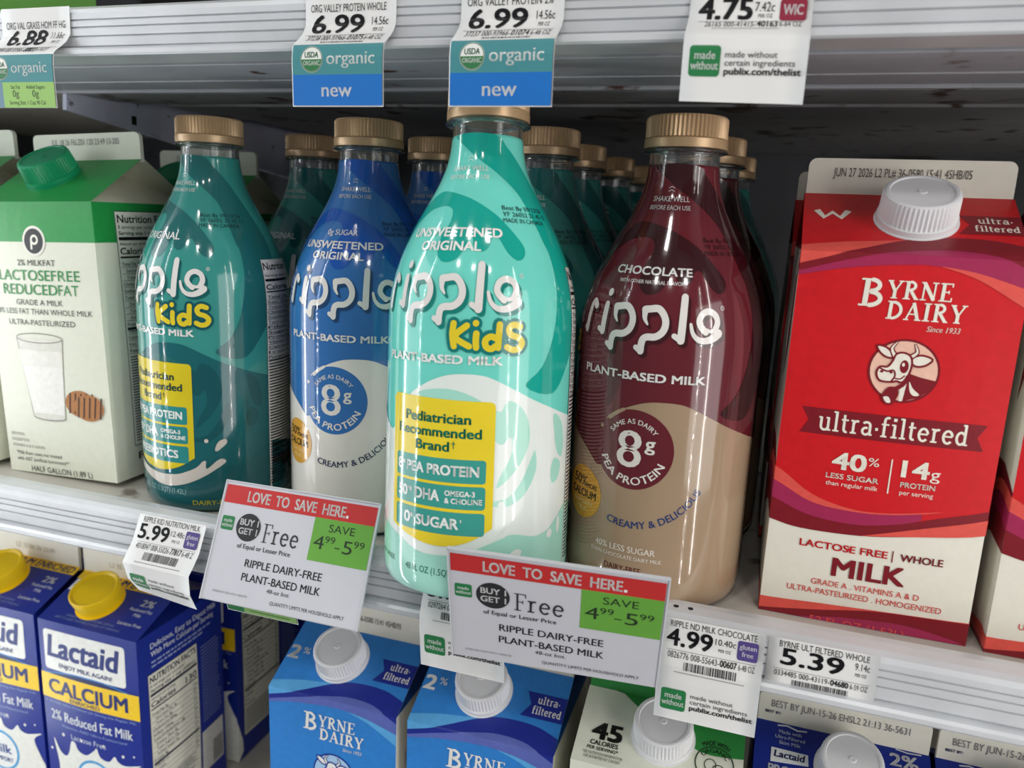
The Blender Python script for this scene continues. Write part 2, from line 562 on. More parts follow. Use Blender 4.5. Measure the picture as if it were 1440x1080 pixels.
SLEEVE_PARTS = {}
def make_bottle(label, base_rgb, art, group, cat='bottle'):
    root = thing('plant_milk_bottle', label, cat, group=group)
    body = link('sleeve', lathe('sleeve', [(rad(z*0.001), z*0.001) for z in ZS if z <= 221.0] + [(rad(0.2216), 0.2216)], 112), root, gloss(base_rgb), True)
    for o in art.build(bottle_map, body, step=(3.2, 4.0)):
        for p in o.data.polygons:
            p.use_smooth = True
    if not SLEEVE_PARTS:
        SLEEVE_PARTS['neck'] = lathe('neck', [(0.0174, 0.2217), (0.0173, 0.2272), (0.0196, 0.2276), (0.0212, 0.2281), (0.0212, 0.2286), (0.0180, 0.2290), (0.0172, 0.2297), (0.0152, 0.2297), (0.0152, 0.2217)], 64, False, False)
        SLEEVE_PARTS['neck'].materials.append(M_PET)
        SLEEVE_PARTS['cap'] = lathe('cap', [(0.0195, 0.2346), (0.0203, 0.2348), (0.0203, 0.2432), (0.0201, 0.2442), (0.0192, 0.2451), (0.0175, 0.2454)], 120, rib=(60, 0.2347, 0.2443, 0.0008))
        SLEEVE_PARTS['cap'].materials.append(M_GOLD)
        SLEEVE_PARTS['tamper_ring'] = lathe('tamper_ring', [(0.0180, 0.2298), (0.0204, 0.2298), (0.0206, 0.2304), (0.0206, 0.2340), (0.0202, 0.2345), (0.0180, 0.2345)], 72)
        SLEEVE_PARTS['tamper_ring'].materials.append(M_GOLD)
        for me in SLEEVE_PARTS.values():
            crisp(me)
    link('neck', SLEEVE_PARTS['neck'], root)
    link('cap', SLEEVE_PARTS['cap'], root)
    link('tamper_ring', SLEEVE_PARTS['tamper_ring'], root)
    return root

def kd(pts):
    return [(x*K, y) for x, y in pts]

BAND_A = [(30, 221.4), (50, 216), (68, 209.4), (80, 203), (91, 193), (99, 180), (103, 168), (100, 150), (92, 128), (80, 112), (66, 100), (46, 104), (57, 113), (65, 127.4), (69.5, 149.6), (69, 165), (66.5, 170.3), (61.4, 183.3), (54, 193.9), (33, 202.8), (8, 209.5), (-18.6, 216.3), (-36, 221.4)]
BAND_B = [(-66, 172), (-56, 184), (-46, 190), (-34, 193.4), (-19.6, 193.4), (5, 190), (24, 184.4), (34.4, 179), (43, 172.5), (47.5, 167.3), (46, 163.2), (41, 161.6), (35, 165), (29.5, 171.5), (25, 171.2), (22.5, 167), (18, 165), (13, 167), (10.5, 171.5), (3, 162), (-6, 159.8), (-12, 164), (-12, 172), (-8, 178.3), (-9, 184), (-16, 186.3), (-26, 186), (-38, 184), (-50, 178), (-58, 168)]
BAND_L = [(-150, 221.4), (-110, 221.4), (-84, 205), (-78, 185), (-82, 165), (-90, 145), (-84, 120), (-74, 104), (-92, 104), (-106, 125), (-110, 150), (-106, 170), (-108, 190), (-124, 206)]
WAVE_TOP = [(-24, 97.5), (-20.5, 100), (-10, 105), (0, 108.2), (9, 109.3), (20, 109), (28, 107), (41, 101.8), (56, 96), (82, 88.5), (110, 84), (150, 86), (180, 92)]

def bands(A, rgb):
    A.poly(kd(curve(BAND_A, 4, True)), rgb, 1)
    A.poly(kd(curve(BAND_B, 4, True)), rgb, 1)
    A.poly(kd(curve(BAND_L, 3, True)), rgb, 1)

def ripple_logo(A, white, shade, dv=0.0):
    """the brand word drawn from thick round strokes with a drop shade"""
    W = 3.3
    def word(ox, oy, rgb, layer, grow=0.0):
        def S(p, w=W, w2=None):
            A.stroke([(x*K+ox, y+oy+dv) for x, y in p], w+grow, rgb, layer, 'logo', cut=True, w2=None if w2 is None else w2+grow)
        def sm(p, n=5):
            return curve(p, n)
        # r
        S(sm([(-43.5, 151.8), (-46, 153.0), (-48, 151.5), (-48.6, 146), (-49.2, 138.8)]))
        S([(-49.2, 138.8), (-51, 139.8)], 2.6)
        S([(-43.8, 151.8), (-42.8, 151.0)], 3.4)
        # i
        S([(-32.2, 158.3), (-32.2, 158.6)], 3.6)
        S(sm([(-32.6, 152.6), (-32.5, 146), (-32.6, 139.4)]))
        S([(-32.6, 139.4), (-35.8, 140.6)], 2.6)
        # p p
        for px in (-25.0, -5.2):
            S(sm([(px+0.4, 152.3), (px+3.2, 152.6), (px+8.5, 153.0), (px+12.2, 150.0), (px+13.4, 146.2), (px+12.0, 142.4), (px+8.2, 140.0), (px+3.6, 139.6), (px+1.2, 138.4), (px+0.4, 135.5), (px+0.3, 132.6)]), W)
            S([(px+0.3, 132.6), (px-2.6, 134.2)], 2.6)
            S(sm([(px+0.6, 151.8), (px+0.9, 148.2), (px+3.0, 145.4)]), 3.4, 0.8)
        # l
        S(sm([(18.6, 158.9), (18.0, 150), (17.4, 139.0)]), 3.6)
        S([(17.4, 139.0), (13.6, 141.0)], 2.6)
        # e
        ring = [(31.6, 143.4), (28.6, 145.8), (27.6, 148.4), (29.4, 151.6), (33.4, 152.9), (37.6, 151.2), (38.8, 147.8), (37.2, 144.6)]
        S(sm(ring), 3.0)
        S(sm([(37.2, 144.6), (34.4, 143.8), (32.6, 144.6)]), 2.4, 1.0)
        S(sm([(22.6, 146.8), (24.0, 142.6), (27.4, 139.8), (32.0, 139.4), (36.6, 140.8), (39.4, 142.8)]), 1.4, 4.2)
    word(1.4, -1.5, shade, 4, 0.3)
    word(0.8, -0.9, shade, 4, 0.3)
    word(0.0, 0.0, white, 6)
    A.stroke([(x+42.6*K, y+154.5+dv) for x, y in circle(0, 0, 1.0, n=14)], 0.25, white, 5, closed=True)
    A.t('R', 42.6*K-0.4, 42.6*K+0.45, 154.0+dv, 1.1, white, 5)

def kids_logo(A, yellow, outline):
    P = [[[(4.2, 132.6), (3.6, 127.5), (4.6, 122.2)], [(11.6, 131.8), (5.2, 126.6), (13.0, 122.4)]],
         [[(16.8, 128.4), (16.6, 125.5), (16.8, 122.0)], [(16.4, 132.9), (16.5, 133.1)]],
         [[(29.4, 132.8), (29.0, 127.0), (28.8, 122.2)], [(27.6, 126.4), (24.6, 127.2), (21.8, 125.4), (22.2, 122.6), (25.0, 121.6), (28.2, 123.4)]],
         [[(41.0, 132.0), (37.2, 132.8), (34.6, 130.8), (35.8, 128.2), (40.0, 127.0), (42.4, 124.6), (40.6, 122.0), (37.0, 121.4), (33.8, 122.6)]]]
    for w, rgb, layer in ((5.9, outline, 7), (2.9, yellow, 9)):
        for letter in P:
            for s in letter:
                q = curve(kd(s), 5)
                A.stroke([(x, y-0.3) for x, y in q], w, rgb, layer, 'logo', cut=True)

def nutrition_strip(A, d0, d1, v0, v1, white=(228, 228, 222), ink=(24, 24, 26)):
    x0, x1 = d0*K, d1*K
    A.rect(x0, v0, x1, v1, white, 4)
    A.rect(x0, v0, x0+0.4, v1, ink, 5)
    w = x1-x0
    A.t('Nutrition Facts', x0+1.2, x1-1.0, v1-6.2, 4.2, ink, 6, bold=0.03)
    A.t('Serving size 1 cup', x0+1.2, x0+w*0.7, v1-10.5, 1.7, ink, 6, bold=0.02)
    A.rect(x0+1.0, v1-13.4, x1-1.0, v1-11.8, ink, 6)
    A.t('Calories', x0+1.2, x0+w*0.55, v1-18.4, 3.2, ink, 6, bold=0.03)
    A.rect(x0+1.0, v1-20.2, x1-1.0, v1-19.4, ink, 6)
    y = v1-22.6
    i = 0
    names = ('Total Fat', 'Sat. Fat', 'Trans Fat', 'Cholesterol', 'Sodium', 'Total Carb.', 'Fiber', 'Sugars', 'Protein', 'Vitamin D', 'Calcium', 'Iron', 'Potassium')
    while y > v0+14 and i < len(names):
        A.t(names[i], x0+1.2, x0+w*0.5, y-1.2, 1.7, ink, 6, bold=0.02 if i % 3 == 0 else 0.0)
        A.rect(x0+1.0, y-1.9, x1-1.0, y-1.65, ink, 6)
        y -= 3.2
        i += 1
    A.rect(x0+1.0, y, x1-1.0, y+0.9, ink, 6)
    y -= 2.0
    while y > v0+1.0:
        A.rect(x0+1.2, y, x1-2.0-random.random()*w*0.2, y+0.8, ink, 6)
        y -= 1.9

def common_top(A, white, ink=(30, 60, 58), date=True):
    A.t('SHAKE WELL', -26.8*K, 22.2*K, 203.6, 2.5, white, 5, bold=0.01)
    A.t('BEFORE EACH USE', -27.6*K, 23.0*K, 199.6, 2.1, white, 5, bold=0.01)
    for q in (0, 1.6):
        A.stroke(kd([(-7, 208.5+q), (-3, 209.3+q), (1, 208.5+q)]), 0.35, white, 5)
    if date:
        for i, s in enumerate(('Best By 09/13/26', 'YF 26052 21 45 13', 'MADE IN CANADA')):
            A.t(s, 34*K, (78, 80, 74)[i]*K, 185.0-3.0*i, 2.0, ink, 5)

def label_kids(base, band, wave, wave2, mint, white, text_top, boxes, dark, yel, outline, shade):
    A = Art(gloss)
    bands(A, band)
    common_top(A, (222, 228, 224))
    if len(text_top) == 2:
        A.t(text_top[0], -41*K, 32*K, 171.6, 4.1, (240, 240, 236), 5, bold=0.05)
        A.t(text_top[1], -26.8*K, 17.4*K, 165.2, 4.1, (240, 240, 236), 5, bold=0.05)
    else:
        A.t(text_top[0], -26.8*K, 17.4*K, 171.0, 4.1, (226, 230, 226), 5, bold=0.03)
    ripple_logo(A, (230, 226, 222), shade)
    kids_logo(A, (232, 208, 46), outline)
    A.t('PLANT-BASED MILK', -45*K, 31.5*K, 113.9, 3.7, (240, 240, 236), 5, bold=0.06)
    # lower field with the pouring wave
    A.poly(kd(curve(WAVE_TOP, 4) + [(180, 2.5), (-180, 2.5), (-180, 92)] + curve([(-150, 96), (-110, 98), (-78, 93), (-60, 86), (-42, 79), (-34, 88), (-29, 94.5)], 4)), wave, 2)
    A.poly(kd(curve([(-18, 98.8), (-8, 101.6), (6, 101.8), (20, 97.5), (26, 92), (10, 95), (-6, 96)], 3, True)), band if wave != white else mint, 3)
    # swirls inside the wave
    for s in ([(36, 97.5), (44, 94), (49, 86), (49, 76), (42, 65), (31, 56.5), (32.5, 62), (38.5, 72), (38, 80.5), (33, 77), (28.5, 80), (28.5, 92), (32, 92.5)],
              [(54, 73), (55, 64), (48, 53), (38, 47.6), (28, 48), (29, 50), (38, 52), (46, 60), (52, 71)],
              [(68, 90), (76, 86), (80, 76), (78, 68), (72, 72), (69, 82)],
              [(70, 68), (77, 65), (75, 58), (69, 56), (67, 62)],
              [(100, 80), (112, 74), (108, 58), (97, 66)]):
        A.poly(kd(curve(s, 4, True)), wave2, 3)
    A.poly(kd(curve([(-180, 40), (-120, 44), (-80, 36), (-36, 28.7), (-20, 24), (-7, 22.6), (12, 24.8), (31, 31), (41, 33.7), (55, 31.5), (66, 33), (76, 38.5), (88, 43), (110, 40), (140, 34), (180, 40)], 4) + [(180, 2.5), (-180, 2.5)]), mint, 4)
    # yellow panel with three bars
    box = kd([(-35.5, 97.9), (25.8, 96.8)]) + kd(arc(25.8, 94.3, 3.0, 2.5, 90, 0, 5)) + kd([(28.8, 37.2)] + curve([(28.8, 37.2), (16.5, 30.9), (1.9, 27.6), (-14.8, 28.3), (-38.4, 33.4)], 4)) + kd([(-38.4, 95.5)])
    A.poly(box, yel, 6)
    if wave != white:
        A.poly(kd(curve([(-60, 34), (-38, 26.5), (-15, 20.6), (3, 17.6), (18, 19.2), (32, 23.8), (46, 31), (51, 34.5), (49, 36.5), (45, 35.6), (38, 30.5), (36.5, 31.8), (36.8, 35.2), (34.4, 35), (30, 31.2), (22, 28.0), (12.4, 25.6), (-6, 25.2), (-30, 29), (-60, 40)], 3, True)), white, 8)
        A.poly(kd(circle(37.5, 48.4, 1.5, 1.3)), white, 8)
        A.poly(kd(curve([(43.5, 42.8), (46, 47.6), (51, 49.4), (52, 46.8), (48, 43.4), (45, 41.6)], 4, True)), white, 8)
    else:
        for s in ([(36, 20), (42, 26), (47, 25), (42, 19)], [(31, 31.5), (36, 36.5), (40, 37.2), (37.5, 33.4)]):
            A.poly(kd(curve(s, 4, True)), white, 5)
        A.poly(kd(circle(68, 31, 2.4, 2.2)), white, 5)
        A.poly(kd(circle(77, 34, 1.8, 4.4)), white, 5)
        A.poly(kd(circle(33.6, 48.6, 2.0, 1.6)), white, 5)
    for s, x0, x1, y in (('Pediatrician', -26.2, 15.2, 86.2), ('Recommended', -32.2, 21.3, 79.6), ('Brand', -17.8, 3.2, 73.0)):
        A.t(s, x0*K, x1*K, y, 4.4, dark, 8, bold=0.05)
    A.stroke(kd([(5.8, 74.6), (5.8, 77.8)]), 0.4, dark, 8)
    A.stroke(kd([(4.8, 76.8), (6.8, 76.8)]), 0.4, dark, 8)
    for (y0, y1), ln in zip(((58.4, 69.6), (46.0, 57.0), (33.4, 44.4)), boxes):
        A.poly([(x, y) for x, y in rrect(-34.3*K, y0, 24.4*K, y1, 1.6)], (62, 158, 146) if wave == white else (46, 140, 138), 8)
        for s, x0, x1, dy, hh in ln:
            A.t(s, x0*K, x1*K, y0+dy, hh, (236, 240, 236), 10, bold=0.05)
    A.t('48 FL OZ (1.5QT) (1.42L)', -24.7*K, 21*K, 13.0, 3.2, dark if wave == white else (150, 190, 190), 6)
    A.t('DAIRY-FREE', -62*K, -36*K, 14.0, 2.6, dark, 6)
    if wave != white:
        A.t('DAIRY-FREE', 26*K, 58*K, 6.2, 3.0, (196, 186, 40), 6, bold=0.02)
    nutrition_strip(A, 86, 142, 12, 160)
    return A

MINT, TEALD = (112, 216, 200), (18, 166, 150)
ART_T = label_kids(MINT, TEALD, (232, 240, 234), (170, 226, 208), (168, 226, 208), (232, 240, 234), ('UNSWEETENED', 'ORIGINAL'),
                   ((('8', -32.6, -28.4, 3.4, 5.0), ('g', -27.8, -26.4, 6.6, 1.8), ('PEA PROTEIN', -24.6, 20.4, 3.4, 4.6)),
                    (('50', -31.6, -24.2, 3.2, 5.0), ('mg', -23.6, -20.6, 6.4, 1.8), ('DHA', -17.6, -2.0, 3.2, 5.0), ('OMEGA-3', 1.5, 18.5, 6.2, 2.4), ('& CHOLINE', 1.5, 22.6, 2.6, 2.4)),
                    (('0', -26.2, -21.6, 3.0, 5.2), ('g', -21.0, -19.6, 6.4, 1.8), ('SUGAR', -16.6, 9.6, 3.0, 4.8), ('t', 10.6, 11.6, 6.4, 1.6))),
                   (12, 110, 82), (240, 214, 48), (18, 122, 116), (18, 128, 118))
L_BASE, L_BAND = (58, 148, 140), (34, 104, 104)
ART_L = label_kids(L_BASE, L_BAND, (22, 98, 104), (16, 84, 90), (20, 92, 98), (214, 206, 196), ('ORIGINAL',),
                   ((('8', -32.6, -28.4, 3.4, 5.0), ('g', -27.8, -26.4, 6.6, 1.8), ('PEA PROTEIN', -24.6, 20.4, 3.4, 4.6)),
                    (('50', -31.6, -24.2, 3.2, 5.0), ('mg', -23.6, -20.6, 6.4, 1.8), ('DHA', -17.6, -2.0, 3.2, 5.0), ('OMEGA-3', 1.5, 18.5, 6.2, 2.4), ('& CHOLINE', 1.5, 22.6, 2.6, 2.4)),
                    (('PREBIOTICS', -30.0, 16.0, 3.2, 4.8),)),
                   (28, 70, 60), (222, 200, 34), (14, 86, 92), (18, 92, 92))

def label_8g(base, band, low, low_dark, text_top, dark, accent, small, choc):
    A = Art(gloss)
    bands(A, band)
    common_top(A, (208, 206, 204), ink=tuple(int(c*0.55) for c in base), date=True)
    for s, x0, x1, y, h in text_top:
        A.t(s, x0*K, x1*K, y, h, (222, 220, 218), 5, bold=0.045 if h > 3 else 0.015)
    ripple_logo(A, (226, 222, 216), tuple(int(c*0.62) for c in base), 0.6)
    A.t('PLANT-BASED MILK', -45*K, 33.5*K, 119.0, 3.8, (228, 226, 222), 5, bold=0.05)
    cx, cyy, R = -5.0, 84.2, 20.2
    # lower field: wave crest that curls round the protein medallion
    field = curve(WAVE_TOP, 4) + [(180, 2.5), (-180, 2.5), (-180, 92)] + curve([(-150, 97), (-110, 100), (-86, 96), (-69, 90.3), (-54, 85.2), (-40, 79.2), (-29, 72.4)], 4) + [(-18, 74), (-10, 90), (-20, 95.5)]
    A.poly(kd(field), low, 2)
    A.poly(circle(cx*K, cyy, R, n=60), base, 3)
    A.stroke(kd(curve([(-12, 103.8), (-17.5, 101.0), (-21.0, 98.6)], 4)), 1.6, low, 4, 'artwork', cut=True, w2=2.2)
    A.poly(kd(circle(-26.4, 93.4, 1.2, 1.0)), low, 4)
    W = (226, 222, 214)
    A.t('8', -14.2*K, 0.2*K, 75.4, 18.2, W, 5, bold=0.02)
    A.t('g', 2.6*K, 8.2*K, 85.2, 6.6, W, 5, bold=0.025)
    A.arctext('SAME AS DAIRY', cx*K, cyy+0.2, 13.0, 146, 38, 2.4, W, 5, bold=0.01)
    A.arctext('PEA PROTEIN', cx*K, cyy, 17.8, 200, 338, 3.9, W, 5, bold=0.03)
    A.arctext('CREAMY & DELICIOUS', cx*K, cyy, 40.4, 254, 332, 3.6, accent, 5, bold=0.03)
    # calcium sticker printed on the sleeve
    A.poly(circle(-40.5*K, 55.0, 14.0), (212, 156, 52), 5)
    A.t('50%', -51*K, -36*K, 58.5, 5.2, dark, 7, bold=0.02)
    A.t('MORE', -35.5*K, -27*K, 58.0, 2.6, dark, 7, bold=0.02)
    A.t('CALCIUM', -53*K, -27.6*K, 52.6, 4.0, dark, 7, bold=0.03)
    A.t('THAN DAIRY', -50*K, -30*K, 48.6, 2.2, (236, 214, 150), 7)
    A.t('MILK', -46*K, -35*K, 45.2, 2.2, (236, 214, 150), 7)
    for s, x0, x1, y, h, rgb in small:
        A.t(s, x0*K, x1*K, y, h, rgb, 5, bold=0.02)
    nutrition_strip(A, 92, 146, 12, 156, *(((120, 70, 66), (50, 16, 18)) if choc else ((228, 228, 222), (24, 24, 26))))
    return A

ART_C = label_8g((98, 31, 40), (54, 16, 21), (162, 138, 112), (180, 150, 120),
                 (('CHOCOLATE', -33.6, 23.0, 168.8, 3.7), ('WITH OTHER NATURAL FLAVOR', -28.2, 17.8, 164.6, 1.7)), (60, 46, 24), (40, 62, 110), 
                 (('40% LESS SUGAR', -25.4, 13.4, 30.8, 3.2, (226, 218, 206)), ('THAN CHOCOLATE DAIRY MILK', -28.7, 17.6, 27.0, 2.0, (222, 212, 198)), ('DAIRY-FREE', -17.6, 5.7, 20.0, 3.2, (92, 30, 26)), ('48 FL OZ (1.5QT) (1.42L)', -26, 20, 9.0, 3.0, (92, 30, 26))), True)
ART_B = label_8g((50, 110, 174), (24, 84, 172), (226, 222, 212), (208, 204, 196),
                 (('0g SUGAR', -22.6, 9.0, 178.6, 3.0), ('UNSWEETENED', -47.0, 32.0, 171.0, 4.0), ('ORIGINAL', -31.5, 15.5, 165.0, 4.0)), (70, 48, 14), (36, 52, 84),
                 (('DAIRY-FREE', -17.6, 5.7, 20.0, 3.2, (40, 80, 140)), ('48 FL OZ (1.5QT) (1.42L)', -26, 20, 9.0, 3.0, (40, 60, 100))), False)

def D(a):
    return math.radians(a)
GB = 'plant milk bottles in rows on the middle shelf'
bot_T = make_bottle('mint green kids bottle leaning back at the shelf edge, yellow panel in front', MINT, ART_T, GB)
ax_ = Vector((math.tan(D(-2.05)), math.tan(D(4.6)), 1.0)).normalized()
e1_ = (Vector((1, 0, 0)) - ax_*ax_.x).normalized()
e2_ = ax_.cross(e1_)
bot_T.rotation_euler = Matrix((e1_, e2_, ax_)).transposed().to_euler()
bot_T.location = (-0.1312, 0.3642, 0.0092)
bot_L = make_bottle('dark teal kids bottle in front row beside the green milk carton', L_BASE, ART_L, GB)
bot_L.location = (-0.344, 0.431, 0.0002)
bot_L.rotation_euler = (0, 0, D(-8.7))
bot_B = make_bottle('royal blue unsweetened bottle in front row behind the tilted sale sign', (50, 110, 174), ART_B, GB)
bot_B.location = (-0.235, 0.4375, 0.0002)
bot_B.rotation_euler = (0, 0, D(9.0))
bot_C = make_bottle('maroon and tan chocolate bottle in front row beside the red carton', (98, 31, 40), ART_C, GB)
bot_C.location = (-0.0458, 0.4165, 0.0002)
bot_C.rotation_euler = (0, 0, D(-4.5))

for src, x, y, rz, lab in (
        (bot_L, -0.3300, 0.529, -6, 'dark teal bottle standing second in the row behind the front dark teal one'),
        (bot_L, -0.336, 0.627, 4, 'dark teal bottle deepest in the row behind the front dark teal one'),
        (bot_B, -0.2335, 0.5355, 5, 'blue bottle directly behind the front royal blue one'),
        (bot_B, -0.237, 0.633, -4, 'blue bottle deepest in the row behind the front royal blue one'),
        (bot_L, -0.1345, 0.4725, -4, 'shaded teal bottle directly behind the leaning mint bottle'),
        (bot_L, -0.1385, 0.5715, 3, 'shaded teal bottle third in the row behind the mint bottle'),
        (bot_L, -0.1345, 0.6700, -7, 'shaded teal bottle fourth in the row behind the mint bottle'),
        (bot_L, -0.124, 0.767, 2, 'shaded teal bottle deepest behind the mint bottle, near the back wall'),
        (bot_C, -0.0400, 0.5135, -6, 'chocolate bottle in shade directly behind the front maroon one'),
        (bot_L, -0.0370, 0.6450, 2, 'teal bottle peeking out behind the two chocolate bottles')):
    dup(src, (x, y, 0.0002), (0, 0, D(rz)), lab, GB)

# ------------------------------------------------------------------ gable-top cartons
W_, D_ = 0.0955, 0.0955
class CartonShape:
    def __init__(s, zf, zr, zt, bulge=0.0022):
        s.zf, s.zr, s.zt, s.b = zf, zr, zt, bulge
        s.L = math.hypot(D_/2, zr-zf)
    def bul(s, q, v):
        if v <= 0 or v >= s.zf:
            return 0.0
        return s.b*max(0.0, math.cos(math.pi*q/W_))*math.sin(math.pi*v/s.zf)**0.7
    def map(s, u, v, h):
        hw = W_/2
        if v > s.zf + s.L:                                  # fin
            return (u, -0.0016-h, s.zr + (v-s.zf-s.L))
        if v > s.zf:                                        # sloping gable panel
            t = (v-s.zf)/s.L
            ny, nz = -(s.zr-s.zf)/s.L, (D_/2)/s.L
            return (u, -D_/2 + t*(D_/2-0.0014) + ny*h, s.zf + t*(s.zr-s.zf) + nz*h)
        if u > hw + 1e-7:                                   # right side
            q = u-hw
            return (hw + s.bul(q-D_/2, v) + h, -D_/2 + q, v)
        if u < -hw - 1e-7:                                  # left side
            q = -hw-u
            return (-hw - s.bul(q-D_/2, v) - h, -D_/2 + q, v)
        return (u, -D_/2 - s.bul(u, v) - h, v)

def carton_body(S):
    hw, hd = W_/2, D_/2
    V, F, MI = [], [], []
    def grid(fn, nu, nv, mi):
        b = len(V)
        for j in range(nv+1):
            for i in range(nu+1):
                V.append(fn(i/nu, j/nv))
        for j in range(nv):
            for i in range(nu):
                a = b + j*(nu+1) + i
                F.append((a, a+1, a+nu+2, a+nu+1))
                MI.append(mi)
    zf = S.zf
    grid(lambda a, c: (-hw + a*W_, -hd - S.bul(-hw+a*W_, c*zf), c*zf), 12, 16, 0)
    grid(lambda a, c: (hw + S.bul(-hd+a*D_, c*zf), -hd + a*D_, c*zf), 12, 16, 0)
    grid(lambda a, c: (hw - a*W_, hd + S.bul(-hw+a*W_, c*zf), c*zf), 12, 16, 0)
    grid(lambda a, c: (-hw - S.bul(-hd+a*D_, c*zf), hd - a*D_, c*zf), 12, 16, 0)
    b = len(V)
    V.extend([(-hw, -hd, 0), (hw, -hd, 0), (hw, hd, 0), (-hw, hd, 0)])
    F.append((b+3, b+2, b+1, b)); MI.append(0)
    # gable: front and back slopes, tucked-in side triangles
    b = len(V)
    zr = S.zr
    V.extend([(-hw, -hd, zf), (hw, -hd, zf), (hw, hd, zf), (-hw, hd, zf), (-hw, -0.0014, zr), (hw, -0.0014, zr), (hw, 0.0014, zr), (-hw, 0.0014, zr), (hw-0.034, 0, zr-0.005), (-hw+0.034, 0, zr-0.005)])
    for f, m in (((0, 1, 5, 4), 0), ((2, 3, 7, 6), 0), ((1, 2, 8), 1), ((1, 8, 5), 1), ((2, 6, 8), 1), ((3, 0, 9), 1), ((0, 4, 9), 1), ((3, 9, 7), 1)):
        F.append(tuple(b+i for i in f)); MI.append(m)
    me = mesh('body', V, F)
    return me, MI

def fin_mesh(S):
    hw = W_/2 - 0.0006
    h = S.zt - S.zr
    out = [(-hw, S.zr-0.002), (hw, S.zr-0.002)] + arc(hw-0.004, S.zt-0.004, 0.004, 0.004, 0, 90, 5) + arc(-hw+0.004, S.zt-0.004, 0.004, 0.004, 90, 180, 5)
    n = len(out)
    v = [(x, y, z) for y in (-0.0015, 0.0015) for x, z in out]
    f = [tuple(range(n)), tuple(range(n, 2*n))[::-1]] + [(i, n+i, n+(i+1) % n, (i+1) % n) for i in range(n)]
    return fix_normals(mesh('sealed_fin', v, f))

CAPS = {}
def cap_mesh(kind):
    if kind not in CAPS:
        if kind == 'ribbed':
            me = lathe('screw_cap', [(0.0150, 0.0005), (0.0178, 0.0005), (0.0180, 0.0014), (0.0180, 0.0034), (0.0174, 0.0036), (0.0170, 0.0138), (0.0165, 0.0152), (0.0154, 0.0158), (0.0142, 0.0158), (0.0138, 0.0152), (0.0022, 0.0152), (0.0016, 0.0157), (0.0006, 0.0156)], 104, rib=(52, 0.0035, 0.0139, 0.0007))
        else:
            me = lathe('screw_cap', [(0.0150, 0.0005), (0.0168, 0.0005), (0.0172, 0.0030), (0.0182, 0.0090), (0.0188, 0.0140), (0.0186, 0.0150), (0.0178, 0.0154), (0.0168, 0.0148), (0.0155, 0.0138), (0.0060, 0.0134), (0.0010, 0.0134)], 72)
        crisp(me)
        CAPS[kind] = me
    return CAPS[kind]

def make_carton(name, label, S, m_body, m_fold, m_fin, art, cap, group, clip=0.3):
    root = thing(name, label, 'carton', group=group)
    me, mi = carton_body(S)
    body = link('body', me, root)
    me.materials.append(m_body)
    me.materials.append(m_fold)
    me.polygons.foreach_set('material_index', mi)
    fin = link('sealed_fin', fin_mesh(S), root, m_fin)
    art.build(S.map, body, step=(12.0, 14.0), vcuts=(('v', S.zf*1000), ('v', (S.zf+S.L)*1000), ('u', W_*500), ('u', -W_*500)), clip=clip, eps=0.00012, dl=0.00006)
    if cap:
        cu, cs, kind, cm = cap
        c = link('screw_cap', cap_mesh(kind).copy() if cap_mesh(kind).materials else cap_mesh(kind), root)
        c.data.materials.clear()
        c.data.materials.append(cm)
        p = S.map(cu*0.001, S.zf + cs*0.001, 0.0)
        c.location = p
        c.rotation_euler = (math.atan2(S.zr-S.zf, D_/2), 0, 0)
        col = link('spout_collar', lathe('spout_collar', [(0.0188, -0.0003), (0.0188, 0.0005), (0.0160, 0.0007)], 40), root, cm)
        col.location = p
        col.rotation_euler = c.rotation_euler
    return root

